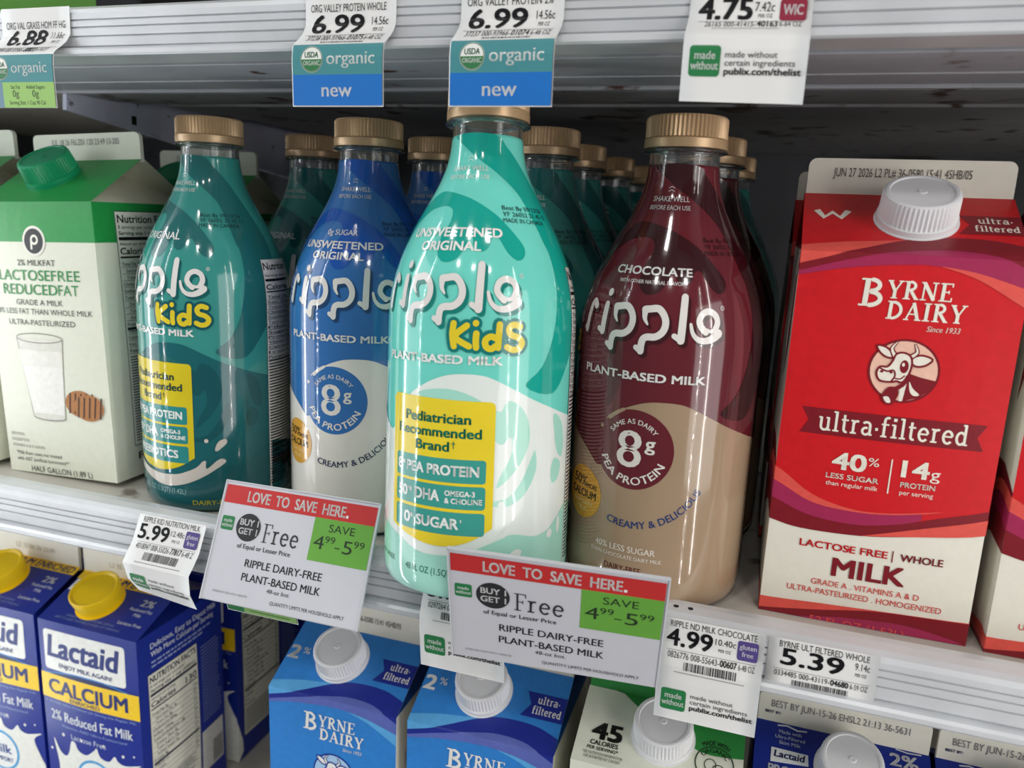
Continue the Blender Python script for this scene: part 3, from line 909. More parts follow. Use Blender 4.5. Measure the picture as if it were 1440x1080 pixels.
def nutri_side(A, u0, u1, v0, v1, white, ink, title='Nutrition Facts', layer=3):
    """nutrition panel on the right side; u measured from the front edge"""
    x0, x1 = W_*500+u0, W_*500+u1
    w = x1-x0
    A.rect(x0, v0, x1, v1, white, layer)
    for a, b, c, d in ((x0, v0, x0+0.5, v1), (x1-0.5, v0, x1, v1), (x0, v1-0.5, x1, v1), (x0, v0, x1, v0+0.5)):
        A.rect(a, b, c, d, ink, layer+1)
    L = layer+2
    A.t(title, x0+2, x1-2, v1-7.6, 5.0, ink, L, bold=0.03)
    A.t('8 servings per container', x0+2, x0+w*0.72, v1-11.6, 2.2, ink, L)
    A.t('Serving size 1 cup (240mL)', x0+2, x1-3, v1-15.6, 2.3, ink, L, bold=0.03)
    A.rect(x0+1.6, v1-19.2, x1-1.6, v1-17.0, ink, L)
    A.t('Amount per serving', x0+2, x0+w*0.5, v1-22.4, 1.8, ink, L, bold=0.02)
    A.t('Calories', x0+2, x0+w*0.5, v1-28.4, 4.2, ink, L, bold=0.03)
    A.t('130', x1-w*0.28, x1-2.5, v1-28.4, 5.2, ink, L, bold=0.03)
    A.rect(x0+1.6, v1-31.0, x1-1.6, v1-29.8, ink, L)
    y = v1-35.0
    names = ('Total Fat 5g', 'Saturated Fat 3g', 'Trans Fat 0g', 'Cholesterol 20mg', 'Sodium 125mg', 'Total Carbohydrate 13g', 'Dietary Fiber 0g', 'Total Sugars 12g', 'Added Sugars 0g', 'Protein 8g', 'Vitamin D', 'Calcium', 'Iron', 'Potassium')
    for i, s in enumerate(names):
        if y < v0+12:
            break
        ind = 3 if ('Fat 3' in s or 'Trans' in s or 'Fiber' in s or 'Sugars' in s) else 0
        A.t(s, x0+2+ind, None, y-1.0, 2.3, ink, L, bold=0.02 if not ind else 0.0)
        A.t('%d%%' % (3+5*i % 37), x1-7, x1-2.5, y-1.0, 2.2, ink, L)
        A.rect(x0+1.6, y-2.0, x1-1.6, y-1.75, ink, L)
        y -= 4.5
        if i == 9:
            A.rect(x0+1.6, y+0.8, x1-1.6, y+2.4, ink, L)
    while y > v0+2.5:
        A.rect(x0+2, y, x1-3-random.random()*w*0.25, y+0.7, ink, L)
        y -= 1.9

WHITE = (232, 228, 214)
M_BOARD = mat('carton_board', WHITE, 0.42, grain=0.02, scale=200, bump=0.06)
M_BOARD_G = mat('carton_board_cream', (228, 230, 212), 0.42, grain=0.02, scale=200, bump=0.06)

# ---- ultra-filtered milk cartons (red, and blue for the reduced fat kind)
def wave_bands(A, c_or, c_dark, c_mag):
    top = [(-47.75, 188.6), (-38, 191.0), (-27.4, 193.2), (-11, 195.4), (0, 197.2)]
    dk_t = [(-47.75, 178.0), (-27.5, 184.6), (-3.0, 196.3), (12.9, 200.2), (33, 199.6), (47.75, 194.6)]
    dk_b = [(-47.75, 174.6), (-27, 180.8), (-3.6, 186.6), (12, 189.2), (30, 187.6), (47.75, 179.5)]
    mg_b = [(-47.75, 172.6), (-26.3, 177.2), (-2.8, 179.8), (12.5, 179.6), (28.2, 174.6), (47.75, 163.4)]
    og = [(12.5, 179.9), (27.7, 177.6), (47.75, 171.6)]
    A.poly(curve(top, 5) + curve(dk_t[:3][::-1], 5), c_or, 3)
    A.poly(curve(dk_t, 6) + curve(dk_b[::-1], 6), c_dark, 5)
    A.poly(curve(dk_b, 6) + curve(mg_b[::-1], 6), c_mag, 4)
    A.poly(curve(og, 6) + curve([(47.75, 163.4), (28.2, 174.6), (12.5, 179.7)], 6), c_or, 5)
    # lower swirl, continued round both sides
    lo_or = [(-95, 66), (-66, 82), (-47.75, 78), (-30, 66.6), (-12, 61.8), (5, 62.0), (28.7, 66.2), (47.75, 72), (70, 84), (95, 88)]
    lo_mg = [(-95, 60), (-66, 76), (-47.75, 71), (-30, 62.5), (-12, 60.4), (5, 61.2), (20, 63.8)]
    lo_dk = [(-95, 54), (-66, 68), (-47.75, 62.0), (-30, 55.5), (-8, 54.0), (11, 57.4), (27, 62.6), (47.75, 69), (70, 80), (95, 84)]
    wt = [(-95, 42), (-66, 55), (-47.75, 50.6), (-33, 48.0), (-5.6, 48.6), (20, 52.2), (47.75, 57), (70, 68), (95, 72)]
    A.poly(curve(lo_or[:7], 5) + curve([(28.7, 66.0), (20, 63.8)] + lo_mg[:6][::-1], 5), c_or, 3)
    A.poly(curve(lo_mg, 5) + curve([(20, 60.6), (11, 57.4), (-8, 54.0), (-30, 55.5), (-47.75, 62.0), (-66, 68), (-95, 54)], 5), c_mag, 4)
    A.poly(curve(lo_dk, 5) + curve(wt[::-1], 5), c_dark, 3)
    A.poly(curve([(-5.6, 48.6), (19.6, 56.2), (47.75, 64.6), (70, 75), (95, 79)], 5) + curve([(95, 72), (70, 68), (47.75, 57), (20, 52.2)], 5), c_or, 5)
    A.poly(curve([(-95, 4), (-60, 10), (-47.75, 8.2), (-19, 9.6), (8, 10.8), (47.75, 12.2), (70, 14), (95, 10)], 5) + [(95, 0), (-95, 0)], c_or, 3)
    A.poly(curve([(-95, 0.5), (-60, 3.0), (-47.75, 2.0), (-19, 6.0), (8, 10.4), (47.75, 11.8), (70, 13)], 5) + [(70, 0), (-95, 0)], c_dark, 4)
    A.poly(curve([(-30, 0.2), (-9, 3.8), (18, 5.6), (38, 3.0), (47.75, 0.6)], 5), c_mag, 5)

def cow_emblem(A, cx, cy, R, dark, pink, white):
    def P(pts, rgb, l, n=4):
        A.poly(curve([(cx+x*R, cy+y*R) for x, y in pts], n, True), rgb, l, cut=False)
    def S(pts, w, l=10):
        A.stroke(curve([(cx+x*R, cy+y*R) for x, y in pts], 5), w*R, dark, l, 'artwork')
    A.poly(circle(cx, cy, R, R*0.98), dark, 4, cut=False)
    A.poly(circle(cx, cy, R*0.93, R*0.91), pink, 5, cut=False)
    # dark body with white blaze
    A.poly([(cx+0.08*R, cy-0.92*R), (cx+0.14*R, cy-0.05*R), (cx+0.5*R, cy-0.15*R), (cx+0.92*R, cy-0.22*R), (cx+0.78*R, cy-0.52*R), (cx+0.5*R, cy-0.78*R)], dark, 6, cut=False)
    P([(0.2, -0.3), (0.32, -0.5), (0.52, -0.68), (0.36, -0.72), (0.24, -0.58)], white, 7)
    A.poly([(cx-0.02*R, cy-0.93*R), (cx+0.08*R, cy-0.92*R), (cx+0.14*R, cy-0.3*R), (cx-0.05*R, cy-0.3*R)], white, 6, cut=False)
    # ears, horns
    for pts in ([(-0.28, 0.42), (-0.55, 0.68), (-0.82, 0.72), (-0.72, 0.52), (-0.5, 0.38)], [(0.12, 0.36), (0.42, 0.52), (0.74, 0.42), (0.56, 0.22), (0.3, 0.18)]):
        P(pts, white, 7)
        A.stroke(curve([(cx+x*R, cy+y*R) for x, y in pts], 4, True), 0.06*R, dark, 8, 'artwork', closed=True)
    for pts in ([(-0.3, 0.45), (-0.4, 0.66), (-0.28, 0.86)], [(0.14, 0.44), (0.3, 0.6), (0.22, 0.82)]):
        A.stroke(curve([(cx+x*R, cy+y*R) for x, y in pts], 4), 0.19*R, dark, 8, 'artwork', w2=0.07*R)
        A.stroke(curve([(cx+x*R, cy+y*R) for x, y in pts], 4), 0.10*R, white, 9, 'artwork', w2=0.02*R)
    head = [(-0.26, 0.5), (-0.06, 0.56), (0.14, 0.46), (0.2, 0.2), (0.14, -0.12), (0.0, -0.34), (-0.16, -0.32), (-0.3, -0.36), (-0.62, -0.34), (-0.74, -0.12), (-0.66, 0.08), (-0.46, 0.1), (-0.34, 0.28)]
    P(head, white, 9)
    A.stroke(curve([(cx+x*R, cy+y*R) for x, y in head], 4, True), 0.06*R, dark, 10, 'artwork', closed=True)
    S([(-0.66, 0.04), (-0.46, -0.04), (-0.28, 0.0), (-0.22, -0.16), (-0.3, -0.34)], 0.05)
    A.poly(circle(cx+0.0*R, cy+0.14*R, 0.12*R, 0.2*R, 16), dark, 11, cut=False)
    A.poly(circle(cx-0.03*R, cy+0.2*R, 0.04*R, 0.06*R, 10), white, 12, cut=False)
    for ex in (-0.6, -0.34):
        A.poly(circle(cx+ex*R, cy-0.06*R, 0.05*R, 0.04*R, 10), dark, 11, cut=False)
    S([(0.04, -0.14), (-0.06, -0.24), (-0.2, -0.24)], 0.04)
    # bell on its strap
    S([(0.14, -0.16), (0.04, -0.4), (-0.16, -0.56)], 0.12, 10)
    P([(-0.3, -0.5), (-0.1, -0.54), (-0.06, -0.76), (-0.2, -1.04), (-0.42, -1.02), (-0.52, -0.84), (-0.44, -0.62)], dark, 12)
    P([(-0.46, -0.84), (-0.32, -0.82), (-0.24, -0.98), (-0.36, -1.0)], white, 13)

def ultra_carton_art(main, c_or, c_dark, c_mag, pink, white, fat_mark, milk_word):
    A = Art(board)
    zf = 184.0
    L = SH_R.L*1000
    top = 184.0 + L
    sides_lo = [(-66, 55)]
    # main colour field over front and gable
    A.poly([(-47.75, top)] + [(-47.75, 50.6)] + curve([(-47.75, 50.6), (-33, 48.0), (-5.6, 48.6), (20, 52.2), (47.75, 57)], 5) + [(47.75, top)], main, 1)
    for sg in (-1, 1):
        A.poly([(sg*47.75, 50.6 if sg < 0 else 57), (sg*66, 55 if sg < 0 else 68), (sg*80, 52 if sg < 0 else 72), (sg*80, 92), (sg*62, 90), (sg*47.75, 80 if sg < 0 else 76)], c_dark, 1)
    A.poly([(-47.75, 176), (-60, 170), (-62, 120), (-56, 140), (-54, 170), (-52, 184), (-47.75, 184)], c_dark, 1)
    wave_bands(A, c_or, c_dark, c_mag)
    G = zf
    if fat_mark == 'W':
        A.stroke([(-41.5, G+38), (-38, G+31.0), (-34.2, G+36.2), (-30.4, G+31.0), (-26.8, G+38)], 3.3, white, 4, rnd=False)
    else:
        A.t('2', -46.4, -39.0, G+23.4, 9.6, white, 4, bold=0.05)
        A.t('%', -37.0, -31.6, G+28.2, 4.8, white, 4)
    A.poly([(21.5, G+37.6), (47.75, G+37.6), (47.75, G+20.6), (20.5, G+20.6), (25.8, G+29.4)], c_dark, 3)
    A.glyphs('ultra.', 29.5, 44, G+30.6, 5.2, white, 5, 1.1)
    A.glyphs('filtered', 27.5, 46, G+23.4, 5.2, white, 5, 1.1)
    A.glyphs('B', -20.6, -9.6, 160.2, 12.6, white, 7, 1.05, 0.04)
    A.glyphs('YRNE', -9.0, 18.2, 164.4, 8.2, white, 7, 1.05, 0.04)
    A.glyphs('DAIRY', -8.2, 24.4, 155.0, 8.2, white, 7, 1.05, 0.04)
    A.t('Since 1933', 9.7, 23.2, 150.4, 2.5, white, 7, bold=0.015, shear=0.2)
    cow_emblem(A, 2.8, 131.4, 15.3, c_dark, pink, white)
    A.poly([(-38.8, 109.8), (41.0, 109.6), (37.6, 103.4), (40.8, 97.2), (-38.8, 97.0), (-35.2, 103.6)], c_dark, 4)
    A.glyphs('ultra.filtered', -30.6, 34.0, 99.2, 9.8, white, 6, 1.0)
    A.t('40', -22.0, -7.4, 81.0, 8.0, white, 6, bold=0.05)
    A.t('%', -6.4, -1.6, 84.4, 4.0, white, 6)
    A.t('LESS SUGAR', -24.3, -1.0, 76.0, 2.5, white, 6, bold=0.03)
    A.t('than regular milk', -24.0, -0.8, 72.4, 2.2, white, 6)
    A.rect(3.4, 72.0, 4.0, 89.0, white, 6)
    A.t('14', 8.6, 20.0, 81.2, 7.8, white, 6, bold=0.05)
    A.t('g', 20.8, 25.0, 81.4, 5.4, white, 6)
    A.t('PROTEIN', 8.7, 23.6, 76.0, 2.5, white, 6, bold=0.03)
    A.t('per serving', 8.8, 23.3, 72.3, 2.2, white, 6)
    A.t('LACTOSE FREE', -32.1, 8.0, 39.0, 3.5, main, 4, bold=0.035)
    A.poly(circle(-9.2, 40.8, 0.7, n=10), main, 4, cut=False)
    A.rect(10.0, 37.4, 10.5, 43.4, c_dark, 4)
    A.t(milk_word, 13.8, 32.4, 38.8, 3.5, c_dark, 4, bold=0.035)
    A.t('MILK', -15.6, 16.8, 25.8, 9.2, c_dark, 4, bold=0.05)
    A.t('GRADE A . VITAMINS A & D', -24.6, 24.6, 19.6, 3.0, c_or, 4, bold=0.01)
    A.t('ULTRA-PASTEURIZED . HOMOGENIZED', -35.6, 35.1, 14.6, 3.0, c_or, 4, bold=0.01)
    A.t('52 FL OZ (1.53L)', -23.2, 20.7, -1.6, 4.0, c_or, 7)
    A.t('JUN 27 2026 L2 PL# 36-0580 15:41 45HB/05', -35.0, 28.0, top + 8.8, 4.2, (92, 88, 84), 2)
    nutri_side(A, 12, 62, 14, 150, (232, 228, 218), (40, 30, 30))
    return A

SH_R = CartonShape(0.184, 0.212, 0.2297)
RED = (208, 24, 32)
art_red = ultra_carton_art(RED, (226, 86, 76), (128, 22, 34), (164, 40, 84), (240, 194, 172), (238, 232, 218), 'W', 'WHOLE')
M_CAPW = mat('cap_white', (232, 232, 234), 0.38, grain=0.01)
GC = 'ultra-filtered whole milk cartons on the middle shelf'
red = make_carton('milk_carton', 'red ultra-filtered whole milk carton facing front beside chocolate bottle', SH_R, M_BOARD, board((150, 24, 34)), M_BOARD, art_red, (3.0, 31.5, 'ribbed', M_CAPW), GC)
red.location = (0.0618, 0.397+D_/2, 0.0)
dup(red, (0.1648, 0.395+D_/2, 0.0), (0, 0, 0), 'red milk carton cut off by the right picture edge', GC)
dup(red, (0.0600, 0.397+D_/2+0.101, 0.0), (0, 0, 0), 'red milk carton whose white fin peeks out behind the front red one', GC)

BLUE = (48, 130, 208)
SH_B = CartonShape(0.184, 0.209, 0.2297)
SAVE_ = SH_R
SH_R = SH_B
art_blue = ultra_carton_art(BLUE, (92, 170, 226), (28, 44, 142), (94, 108, 184), (170, 204, 236), (238, 236, 230), '2', 'REDUCED FAT')
SH_R = SAVE_
LZ = -0.308
GB2 = 'blue reduced fat cartons on the lower shelf'
blue = make_carton('milk_carton', 'bright blue 2 percent carton under the left sale sign, cap showing', SH_B, M_BOARD, board((36, 96, 170)), M_BOARD, art_blue, (-6.5, 31.0, 'ribbed', M_CAPW), GB2)
blue.location = (-0.2436, 0.406+D_/2, LZ)
dup(blue, (-0.1385, 0.402+D_/2, LZ), (0, 0, 0), 'bright blue 2 percent carton under the right sale sign', GB2, (1, 1, 1.02))
dup(blue, (-0.2440, 0.507+D_/2, LZ), (0, 0, 0), 'blue carton behind the left bright blue one on the lower shelf', GB2)

# ---- lactose free reduced fat half gallon with green top
def green_art():
    A = Art(board)
    zf, L = 187.4, SH_G.L*1000
    G = (38, 150, 72)
    A.rect(-47.75, 161.5, 47.75, zf+L, G, 1)
    A.rect(47.75, 161.5, 142, zf, G, 1)
    A.rect(-142, 161.5, -47.75, zf, G, 1)
    cx = -1.5
    A.poly(circle(cx, 162.0, 9.8, 10.0), (236, 234, 222), 3)
    A.poly(circle(cx, 162.0, 8.0, 8.2), (36, 36, 40), 4)
    A.stroke([(cx+x, 162.0+y) for x, y in circle(0.6, 0.9, 2.6, n=20)], 1.6, (236, 234, 222), 5, closed=True)
    A.stroke([(cx-2.0, 163.0), (cx-2.0, 156.6)], 1.6, (236, 234, 222), 5, rnd=False)
    K1, K2 = (74, 78, 74), (30, 140, 66)
    cx = -0.5
    A.t('2% MILKFAT', -17.5, 15.0, 146.0, 3.8, K1, 3, bold=0.01)
    A.t('LACTOSE', -36.0, 10.0, 136.2, 6.8, K2, 3, bold=0.02)
    A.t('FREE', 11.0, 34.0, 136.2, 6.8, K2, 3, bold=-0.02)
    A.t('REDUCED', -33.0, 15.0, 126.8, 6.8, K2, 3, bold=0.02)
    A.t('FAT', 16.0, 32.0, 126.8, 6.8, K2, 3, bold=-0.02)
    A.t('GRADE A MILK', -22.0, 18.6, 119.8, 3.6, K1, 3)
    A.t('38% LESS FAT THAN WHOLE MILK', -43.0, 41.0, 113.6, 3.6, K1, 3)
    A.t('ULTRA-PASTEURIZED', -31.0, 27.0, 106.2, 3.6, K1, 3)
    # glass of milk and cookies
    A.poly([(-25.6, 97.5), (15.0, 97.5), (10.5, 42.5), (9, 40.6), (-16, 40.6), (-17.8, 42.5)], (222, 220, 208), 2)
    A.poly([(-24.6, 89.0), (14.0, 89.0), (9.8, 45.0), (-16.8, 45.0)], (240, 238, 230), 3)
    A.stroke(circle(-5.3, 97.5, 20.3, 3.2, 28), 0.5, (120, 118, 108), 4, 'artwork', closed=True)
    A.stroke([(-25.6, 97.5), (-17.8, 42.5)], 0.5, (150, 148, 138), 4, 'artwork')
    A.stroke([(15.0, 97.5), (10.5, 42.5)], 0.5, (150, 148, 138), 4, 'artwork')
    A.stroke(arc(-3.6, 42.6, 14.0, 2.2, 180, 360, 12), 0.9, (150, 148, 138), 4, 'artwork')
    for q, (a, b) in enumerate(((24, 54), (31, 51.5))):
        A.poly([(a+x, b+y) for x, y in circle(0, 0, 12.0, 9.2, 22)], (178, 118, 62), 4+3*q)
        for k in range(5):
            A.stroke([(a-9+k*4.4, b-6.5), (a-7+k*4.4, b+6.8)], 1.3, (76, 42, 28), 5+3*q, 'artwork')
    A.poly([(-24.6, 89.0), (14.0, 89.0), (13.0, 78.0), (-23.0, 78.0)], (234, 232, 222), 4)
    for i, (s, x1) in enumerate((('SERVING', -30), ('SUGGESTION', -26), ('VITAMINS A & D ADDED', -12))):
        A.t(s, -43, x1, 27-4.2*i, 2.0, (140, 140, 132), 3)
    A.t('*Milk from cows not treated', -40, 2, 13.0, 2.6, (70, 70, 66), 3)
    A.t('with rbST (artificial hormones)**', -40, 8, 8.6, 2.6, (70, 70, 66), 3)
    A.t('HALF GALLON (1.89 L)', -27.6, 27.0, 1.2, 4.2, (46, 46, 44), 3)
    A.t('JUL 18 26 F6LZ01 120 23:49 13-205', -30.0, 30.0, zf + L + 10.5, 4.0, (110, 110, 104), 2)
    nutri_side(A, 17, 70, 22, 182, (232, 234, 222), (26, 26, 26))
    A.t('PUBLIX', 47.75+20, 47.75+62, 12, 5.0, (40, 40, 40), 3, bold=0.03)
    return A
SH_G = CartonShape(0.1874, 0.217, 0.2352, 0.0030)
GG = 'green-topped lactose free milk cartons'
M_CAPG = mat('cap_green', (22, 150, 100), 0.36, grain=0.02)
green = make_carton('milk_carton', 'white and green lactose free milk carton with a green cap', SH_G, M_BOARD_G, mat('fold_cream', (206, 204, 184), 0.5), M_BOARD_G, green_art(), (-10.0, 33.0, 'ribbed', M_CAPG), GG)
green.location = (-0.4535, 0.402+D_/2, 0.0022)
green.rotation_euler = (0, D(-2.2), 0)
dup(green, (-0.5640, 0.400+D_/2, 0.0022), (0, D(-2.2), 0), 'green and white milk carton cut off at the left picture edge', GG)
dup(green, (-0.4450, 0.507+D_/2, 0.0), (0, 0, 0), 'green and white carton hidden behind the front green-capped one', GG)
up_green = make_carton('milk_carton', 'green carton base on the upper shelf at top left corner', SH_G, mat('carton_green', (120, 186, 92), 0.42, grain=0.03, scale=200), board((110, 176, 84)), M_BOARD_G, Art(board), (0.0, 30.0, 'ribbed', M_CAPW), None)
up_green.location = (-0.5350, 0.395+D_/2, 0.284)

# ---- calcium enriched cartons, dark blue with yellow caps
NAVY, YEL = (22, 44, 142), (246, 204, 34)
def lactaid_word(A, x0, x1, y, h, rgb, layer):
    A.t('Lactaid', x0, x1, y, h, rgb, layer, bold=0.045, shear=0.12, slope=0.0)
def calcium_art():
    A = Art(board)
    zf, L = 179.0, SH_L.L*1000
    A.rect(-47.75, zf+L-8.0, 47.75, zf+L+1.6, YEL, 2)
    A.t('CALCIUM ENRICHED', -34, 44, zf+L-6.6, 6.4, NAVY, 4, bold=0.03, shear=0.2)
    A.t('2%', 26, 38, zf+31.0, 6.2, (226, 228, 232), 3, bold=0.03)
    for i, s in enumerate(('Reduced Fat', 'Milk', 'Lactose Free')):
        A.t(s, ('c', 31), None, zf+25.6-5.0*i-(4 if i == 2 else 0), 2.9, (214, 218, 228), 3)
    A.poly([(-46, zf+43), (-22, zf+43.5), (-24, zf+33), (-46, zf+31)], (232, 234, 236), 3)
    lactaid_word(A, -44, -26, zf+36, 4.6, NAVY, 5)
    A.t('SHAKE WELL BEFORE USING', -26, 20, zf+7.6, 2.0, (120, 140, 196), 3)
    A.t('BEST IF USED WITHIN A WEEK OF OPENING', -34, 28, zf+4.2, 1.9, (120, 140, 196), 3)
    A.poly(rrect(-42.6, 138.0, 36.6, 172.0, 3.0), (236, 236, 230), 2)
    lactaid_word(A, -39.0, 28.5, 149.6, 18.0, (30, 48, 120), 4)
    A.t('ENJOY MILK AGAIN!', -28.0, 24.0, 141.4, 3.6, (30, 48, 120), 4, bold=0.03)
    A.poly(curve([(-47.75, 134), (-20, 138.2), (0, 139.0), (20, 138.0), (40, 134)], 5), (60, 130, 200), 3)
    A.poly(curve([(-47.75, 133), (-20, 137.0), (0, 137.8), (20, 136.8), (44, 132)], 5), (16, 34, 90), 4)
    A.rect(-47.75, 112.4, 47.75, 134.0, YEL, 5)
    A.t('CALCIUM', -40.0, 37.0, 118.0, 11.8, (26, 42, 112), 7, bold=0.045)
    A.t('ENRICHED', -18.8, 11.0, 113.4, 3.2, (26, 42, 112), 7, bold=0.03)
    A.t('of the Daily Value of Calcium per Serving than Regular Milk', -46, 44, 108.6, 2.0, (150, 170, 214), 3)
    A.t('2% Reduced Fat Milk', -40.4, 40.0, 94.2, 8.4, (226, 230, 236), 3, bold=0.02)
    A.t('Vitamins A&D Ultra-Pasteurized', -30, 34, 89.0, 2.2, (150, 170, 214), 3)
    A.t('Lactose Free', -20.7, 14.1, 80.4, 4.6, (206, 214, 230), 3)
    sp = [(-40, 76), (-34, 66), (-28, 63), (-24, 68), (-21, 78), (-17, 78), (-14, 72), (-6, 70), (2, 76), (5, 79), (8, 72), (16, 70), (22, 76), (25, 72), (32, 70), (46, 73), (38, 66), (44, 50), (47.75, 40), (47.75, 0), (-47.75, 0), (-47.75, 30), (-36, 48)]
    A.poly(curve(sp, 4, True), (234, 234, 226), 3)
    for x, y, r in ((-29, 82, 1.5), (-10, 82, 1.2), (12, 83, 1.1), (30, 78, 1.3), (-43, 66, 1.2), (40, 80, 0.9)):
        A.poly(circle(x, y, r, n=12), (234, 234, 226), 4, cut=False)
    A.poly(circle(2, 48, 19), (70, 160, 214), 5)
    A.poly(circle(2, 48, 16.8), (236, 238, 236), 6)
    A.t('Milk', -9, 13, 46, 8, (30, 70, 150), 8, bold=0.03)
    A.t('COMFORT', -10, 14, 38, 4, (30, 70, 150), 8, bold=0.03)
    nutri_side(A, 8.5, 62, 22, 146, (226, 224, 210), (30, 36, 60), 'NUTRITION FACTS')
    X = 47.75
    A.t('Delicious, Easy to Digest Milk', X+13, X+88, 166.0, 4.6, (214, 220, 234), 3, bold=0.02)
    A.t('With More Calcium per Serving', X+13, X+84, 159.4, 4.4, (214, 220, 234), 3, bold=0.02)
    for i in range(2):
        x = X+13
        while x < X+78-8*i:
            w = 2.0+random.random()*5
            A.rect(x, 154.0-3.6*i, x+w, 155.5-3.6*i, (150, 164, 206), 3, 'lettering')
            x += w+1.2
    for i in range(24):
        A.rect(X+66, 138-3.0*i, X+92-random.random()*5, 139.0-3.0*i, (120, 134, 188), 3)
    A.rect(X+64, 20, X+92, 60, (206, 204, 200), 3)
    for i in range(16):
        A.rect(X+78+i*0.8, 22, X+78.4+i*0.8, 44, (40, 40, 50), 4)
    A.t('L2 35 06 26 22:49', -20, 22, zf+L+9.0, 4.0, (170, 164, 150), 2)
    return A
SH_L = CartonShape(0.179, 0.198, 0.2225)
M_NAVY = mat('carton_navy', NAVY, 0.36, grain=0.04, scale=200, bump=0.05)
M_CAPY = mat('cap_yellow', (246, 206, 16), 0.36, grain=0.02)
GL = 'calcium enriched navy cartons on the lower shelf'
lac = make_carton('milk_carton', 'navy calcium enriched milk carton with yellow cap under the curled price tag', SH_L, M_NAVY, board((20, 40, 130)), M_BOARD, calcium_art(), (-9.0, 27.0, 'plain', M_CAPY), GL)
lac.location = (-0.4660, 0.422+D_/2, LZ)
dup(lac, (-0.5680, 0.424+D_/2, LZ), (0, 0, 0), 'navy calcium enriched carton cut off by the left picture edge', GL)
dup(lac, (-0.4622, 0.530+D_/2, LZ), (0, 0, 0), 'shaded navy carton right behind the front yellow-capped one', GL)
dup(lac, (-0.4580, 0.632+D_/2, LZ), (0, 0, 0), 'shaded navy carton deepest in the yellow-capped row', GL)

# ---- protein cartons at the lower right
def protein_art():
    A = Art(board)
    zf, L = 184.0, SH_P.L*1000
    LB = (200, 210, 232)
    A.stroke([(-35, zf+52), (-30, zf+52.8), (-24, zf+51), (-19, zf+51.6)], 0.9, (226, 230, 234), 3)
    for i, s in enumerate(('Made with', 'Ultra-Filtered', 'Skim Milk')):
        A.t(s, ('c', -28), None, zf+47.4-3.4*i, 2.1, LB, 3)
    A.poly([(-38.2, zf+37.6), (-17.8, zf+37.2), (-17.4, zf+30.4), (-38.4, zf+28.6)], (232, 234, 234), 3)
    lactaid_word(A, -36.5, -20.0, zf+32.2, 4.0, (30, 44, 110), 5)
    A.t('PROTEIN', -39.2, -14.0, zf+22.0, 5.2, (226, 230, 236), 3, bold=0.04)
    A.t('2%', 26.5, 41.0, zf+43.2, 7.2, (232, 234, 238), 3, bold=0.04)
    A.stroke([(30, zf+53.4), (36, zf+52.4), (43, zf+52.8)], 0.7, (226, 230, 234), 3)
    for i, s in enumerate(('Reduced Fat', 'Milk')):
        A.t(s, ('c', 32), None, zf+38.0-4.6*i, 3.0, LB, 3)
    A.t('BEST BY JUN-15-26 EHSL2 21:13 36-5631', -40, 36, zf+L+10.0, 4.4, (120, 120, 122), 2, bold=-0.01)
    A.t('BEST BY:', -43, -34, zf+L+5.6, 1.7, (40, 60, 150), 2, bold=0.03)
    A.poly(rrect(-42.6, 138.0, 36.6, 172.0, 3.0), (236, 236, 230), 2)
    lactaid_word(A, -38.0, 29.0, 150.0, 16.0, (30, 48, 120), 4)
    return A
SH_P = CartonShape(0.184, 0.2095, 0.2293)
GP = 'navy protein milk cartons at lower right'
prot = make_carton('milk_carton', 'navy protein milk carton with white cap, lower right under the 5.39 tag', SH_P, M_NAVY, board((20, 40, 130)), M_BOARD, protein_art(), (4.0, 33.0, 'ribbed', M_CAPW), GP)
prot.location = (0.0700, 0.408+D_/2, LZ)
dup(prot, (0.1680, 0.408+D_/2, LZ), (0, 0, 0), 'navy protein milk carton at the bottom right corner of the picture', GP)

# ---- cream and green carton with the 45 calories mark
def soy_art():
    A = Art(board)
    zf, L = 195.0, SH_S.L*1000
    G = (48, 140, 66)
    A.poly(curve([(-32.5, zf+L), (-30.0, zf+54), (-16.4, zf+44), (-5.6, zf+37.2), (16.9, zf+26.1), (29.5, zf+23.0), (47.75, zf+25.0)], 5) + [(47.75, zf+L), (-32.5, zf+L)], G, 2)
    A.t('45', -38.8, -21.8, zf+16.6, 10.4, (40, 40, 38), 4, bold=0.07)
    A.t('CALORIES', -38.9, -22.5, zf+12.4, 2.9, (40, 40, 38), 4, bold=0.04)
    A.t('PER SERVING*', -40.1, -21.9, zf+9.2, 2.1, (40, 40, 38), 4, bold=0.03)
    A.t('*SEE NUTRITION INFORMATION', -42.1, -18.7, zf+6.0, 1.8, (60, 60, 56), 4)
    A.t('FOR SATURATED FAT CONTENT', -41.0, -19.4, zf+3.4, 1.8, (60, 60, 56), 4)
    A.stroke(circle(32, zf+18, 10.6, n=40), 0.7, (34, 60, 36), 4, 'lettering', closed=True)
    A.arctext('MADE WITH', 32, zf+18, 11.6, 125, 55, 2.9, (34, 60, 36), 4, bold=0.03)
    A.arctext('ORGANIC', 32, zf+18, 7.0, 150, 30, 2.6, (34, 60, 36), 4, bold=0.03)
    A.stroke(circle(29.8, zf+17, 3.2, 3.6, 20), 0.5, (34, 60, 36), 4, 'lettering', closed=True)
    A.stroke(circle(34.6, zf+15, 3.2, 2.8, 20), 0.5, (34, 60, 36), 4, 'lettering', closed=True)
    return A
SH_S = CartonShape(0.195, 0.215, 0.2350)
soy = make_carton('milk_carton', 'cream and green carton marked 45 calories under the 4.99 tag', SH_S, M_BOARD_G, board((60, 130, 70)), board((48, 140, 66)), soy_art(), (1.6, 28.0, 'ribbed', M_CAPW), None)
soy.location = (-0.0313, 0.395+D_/2, LZ)

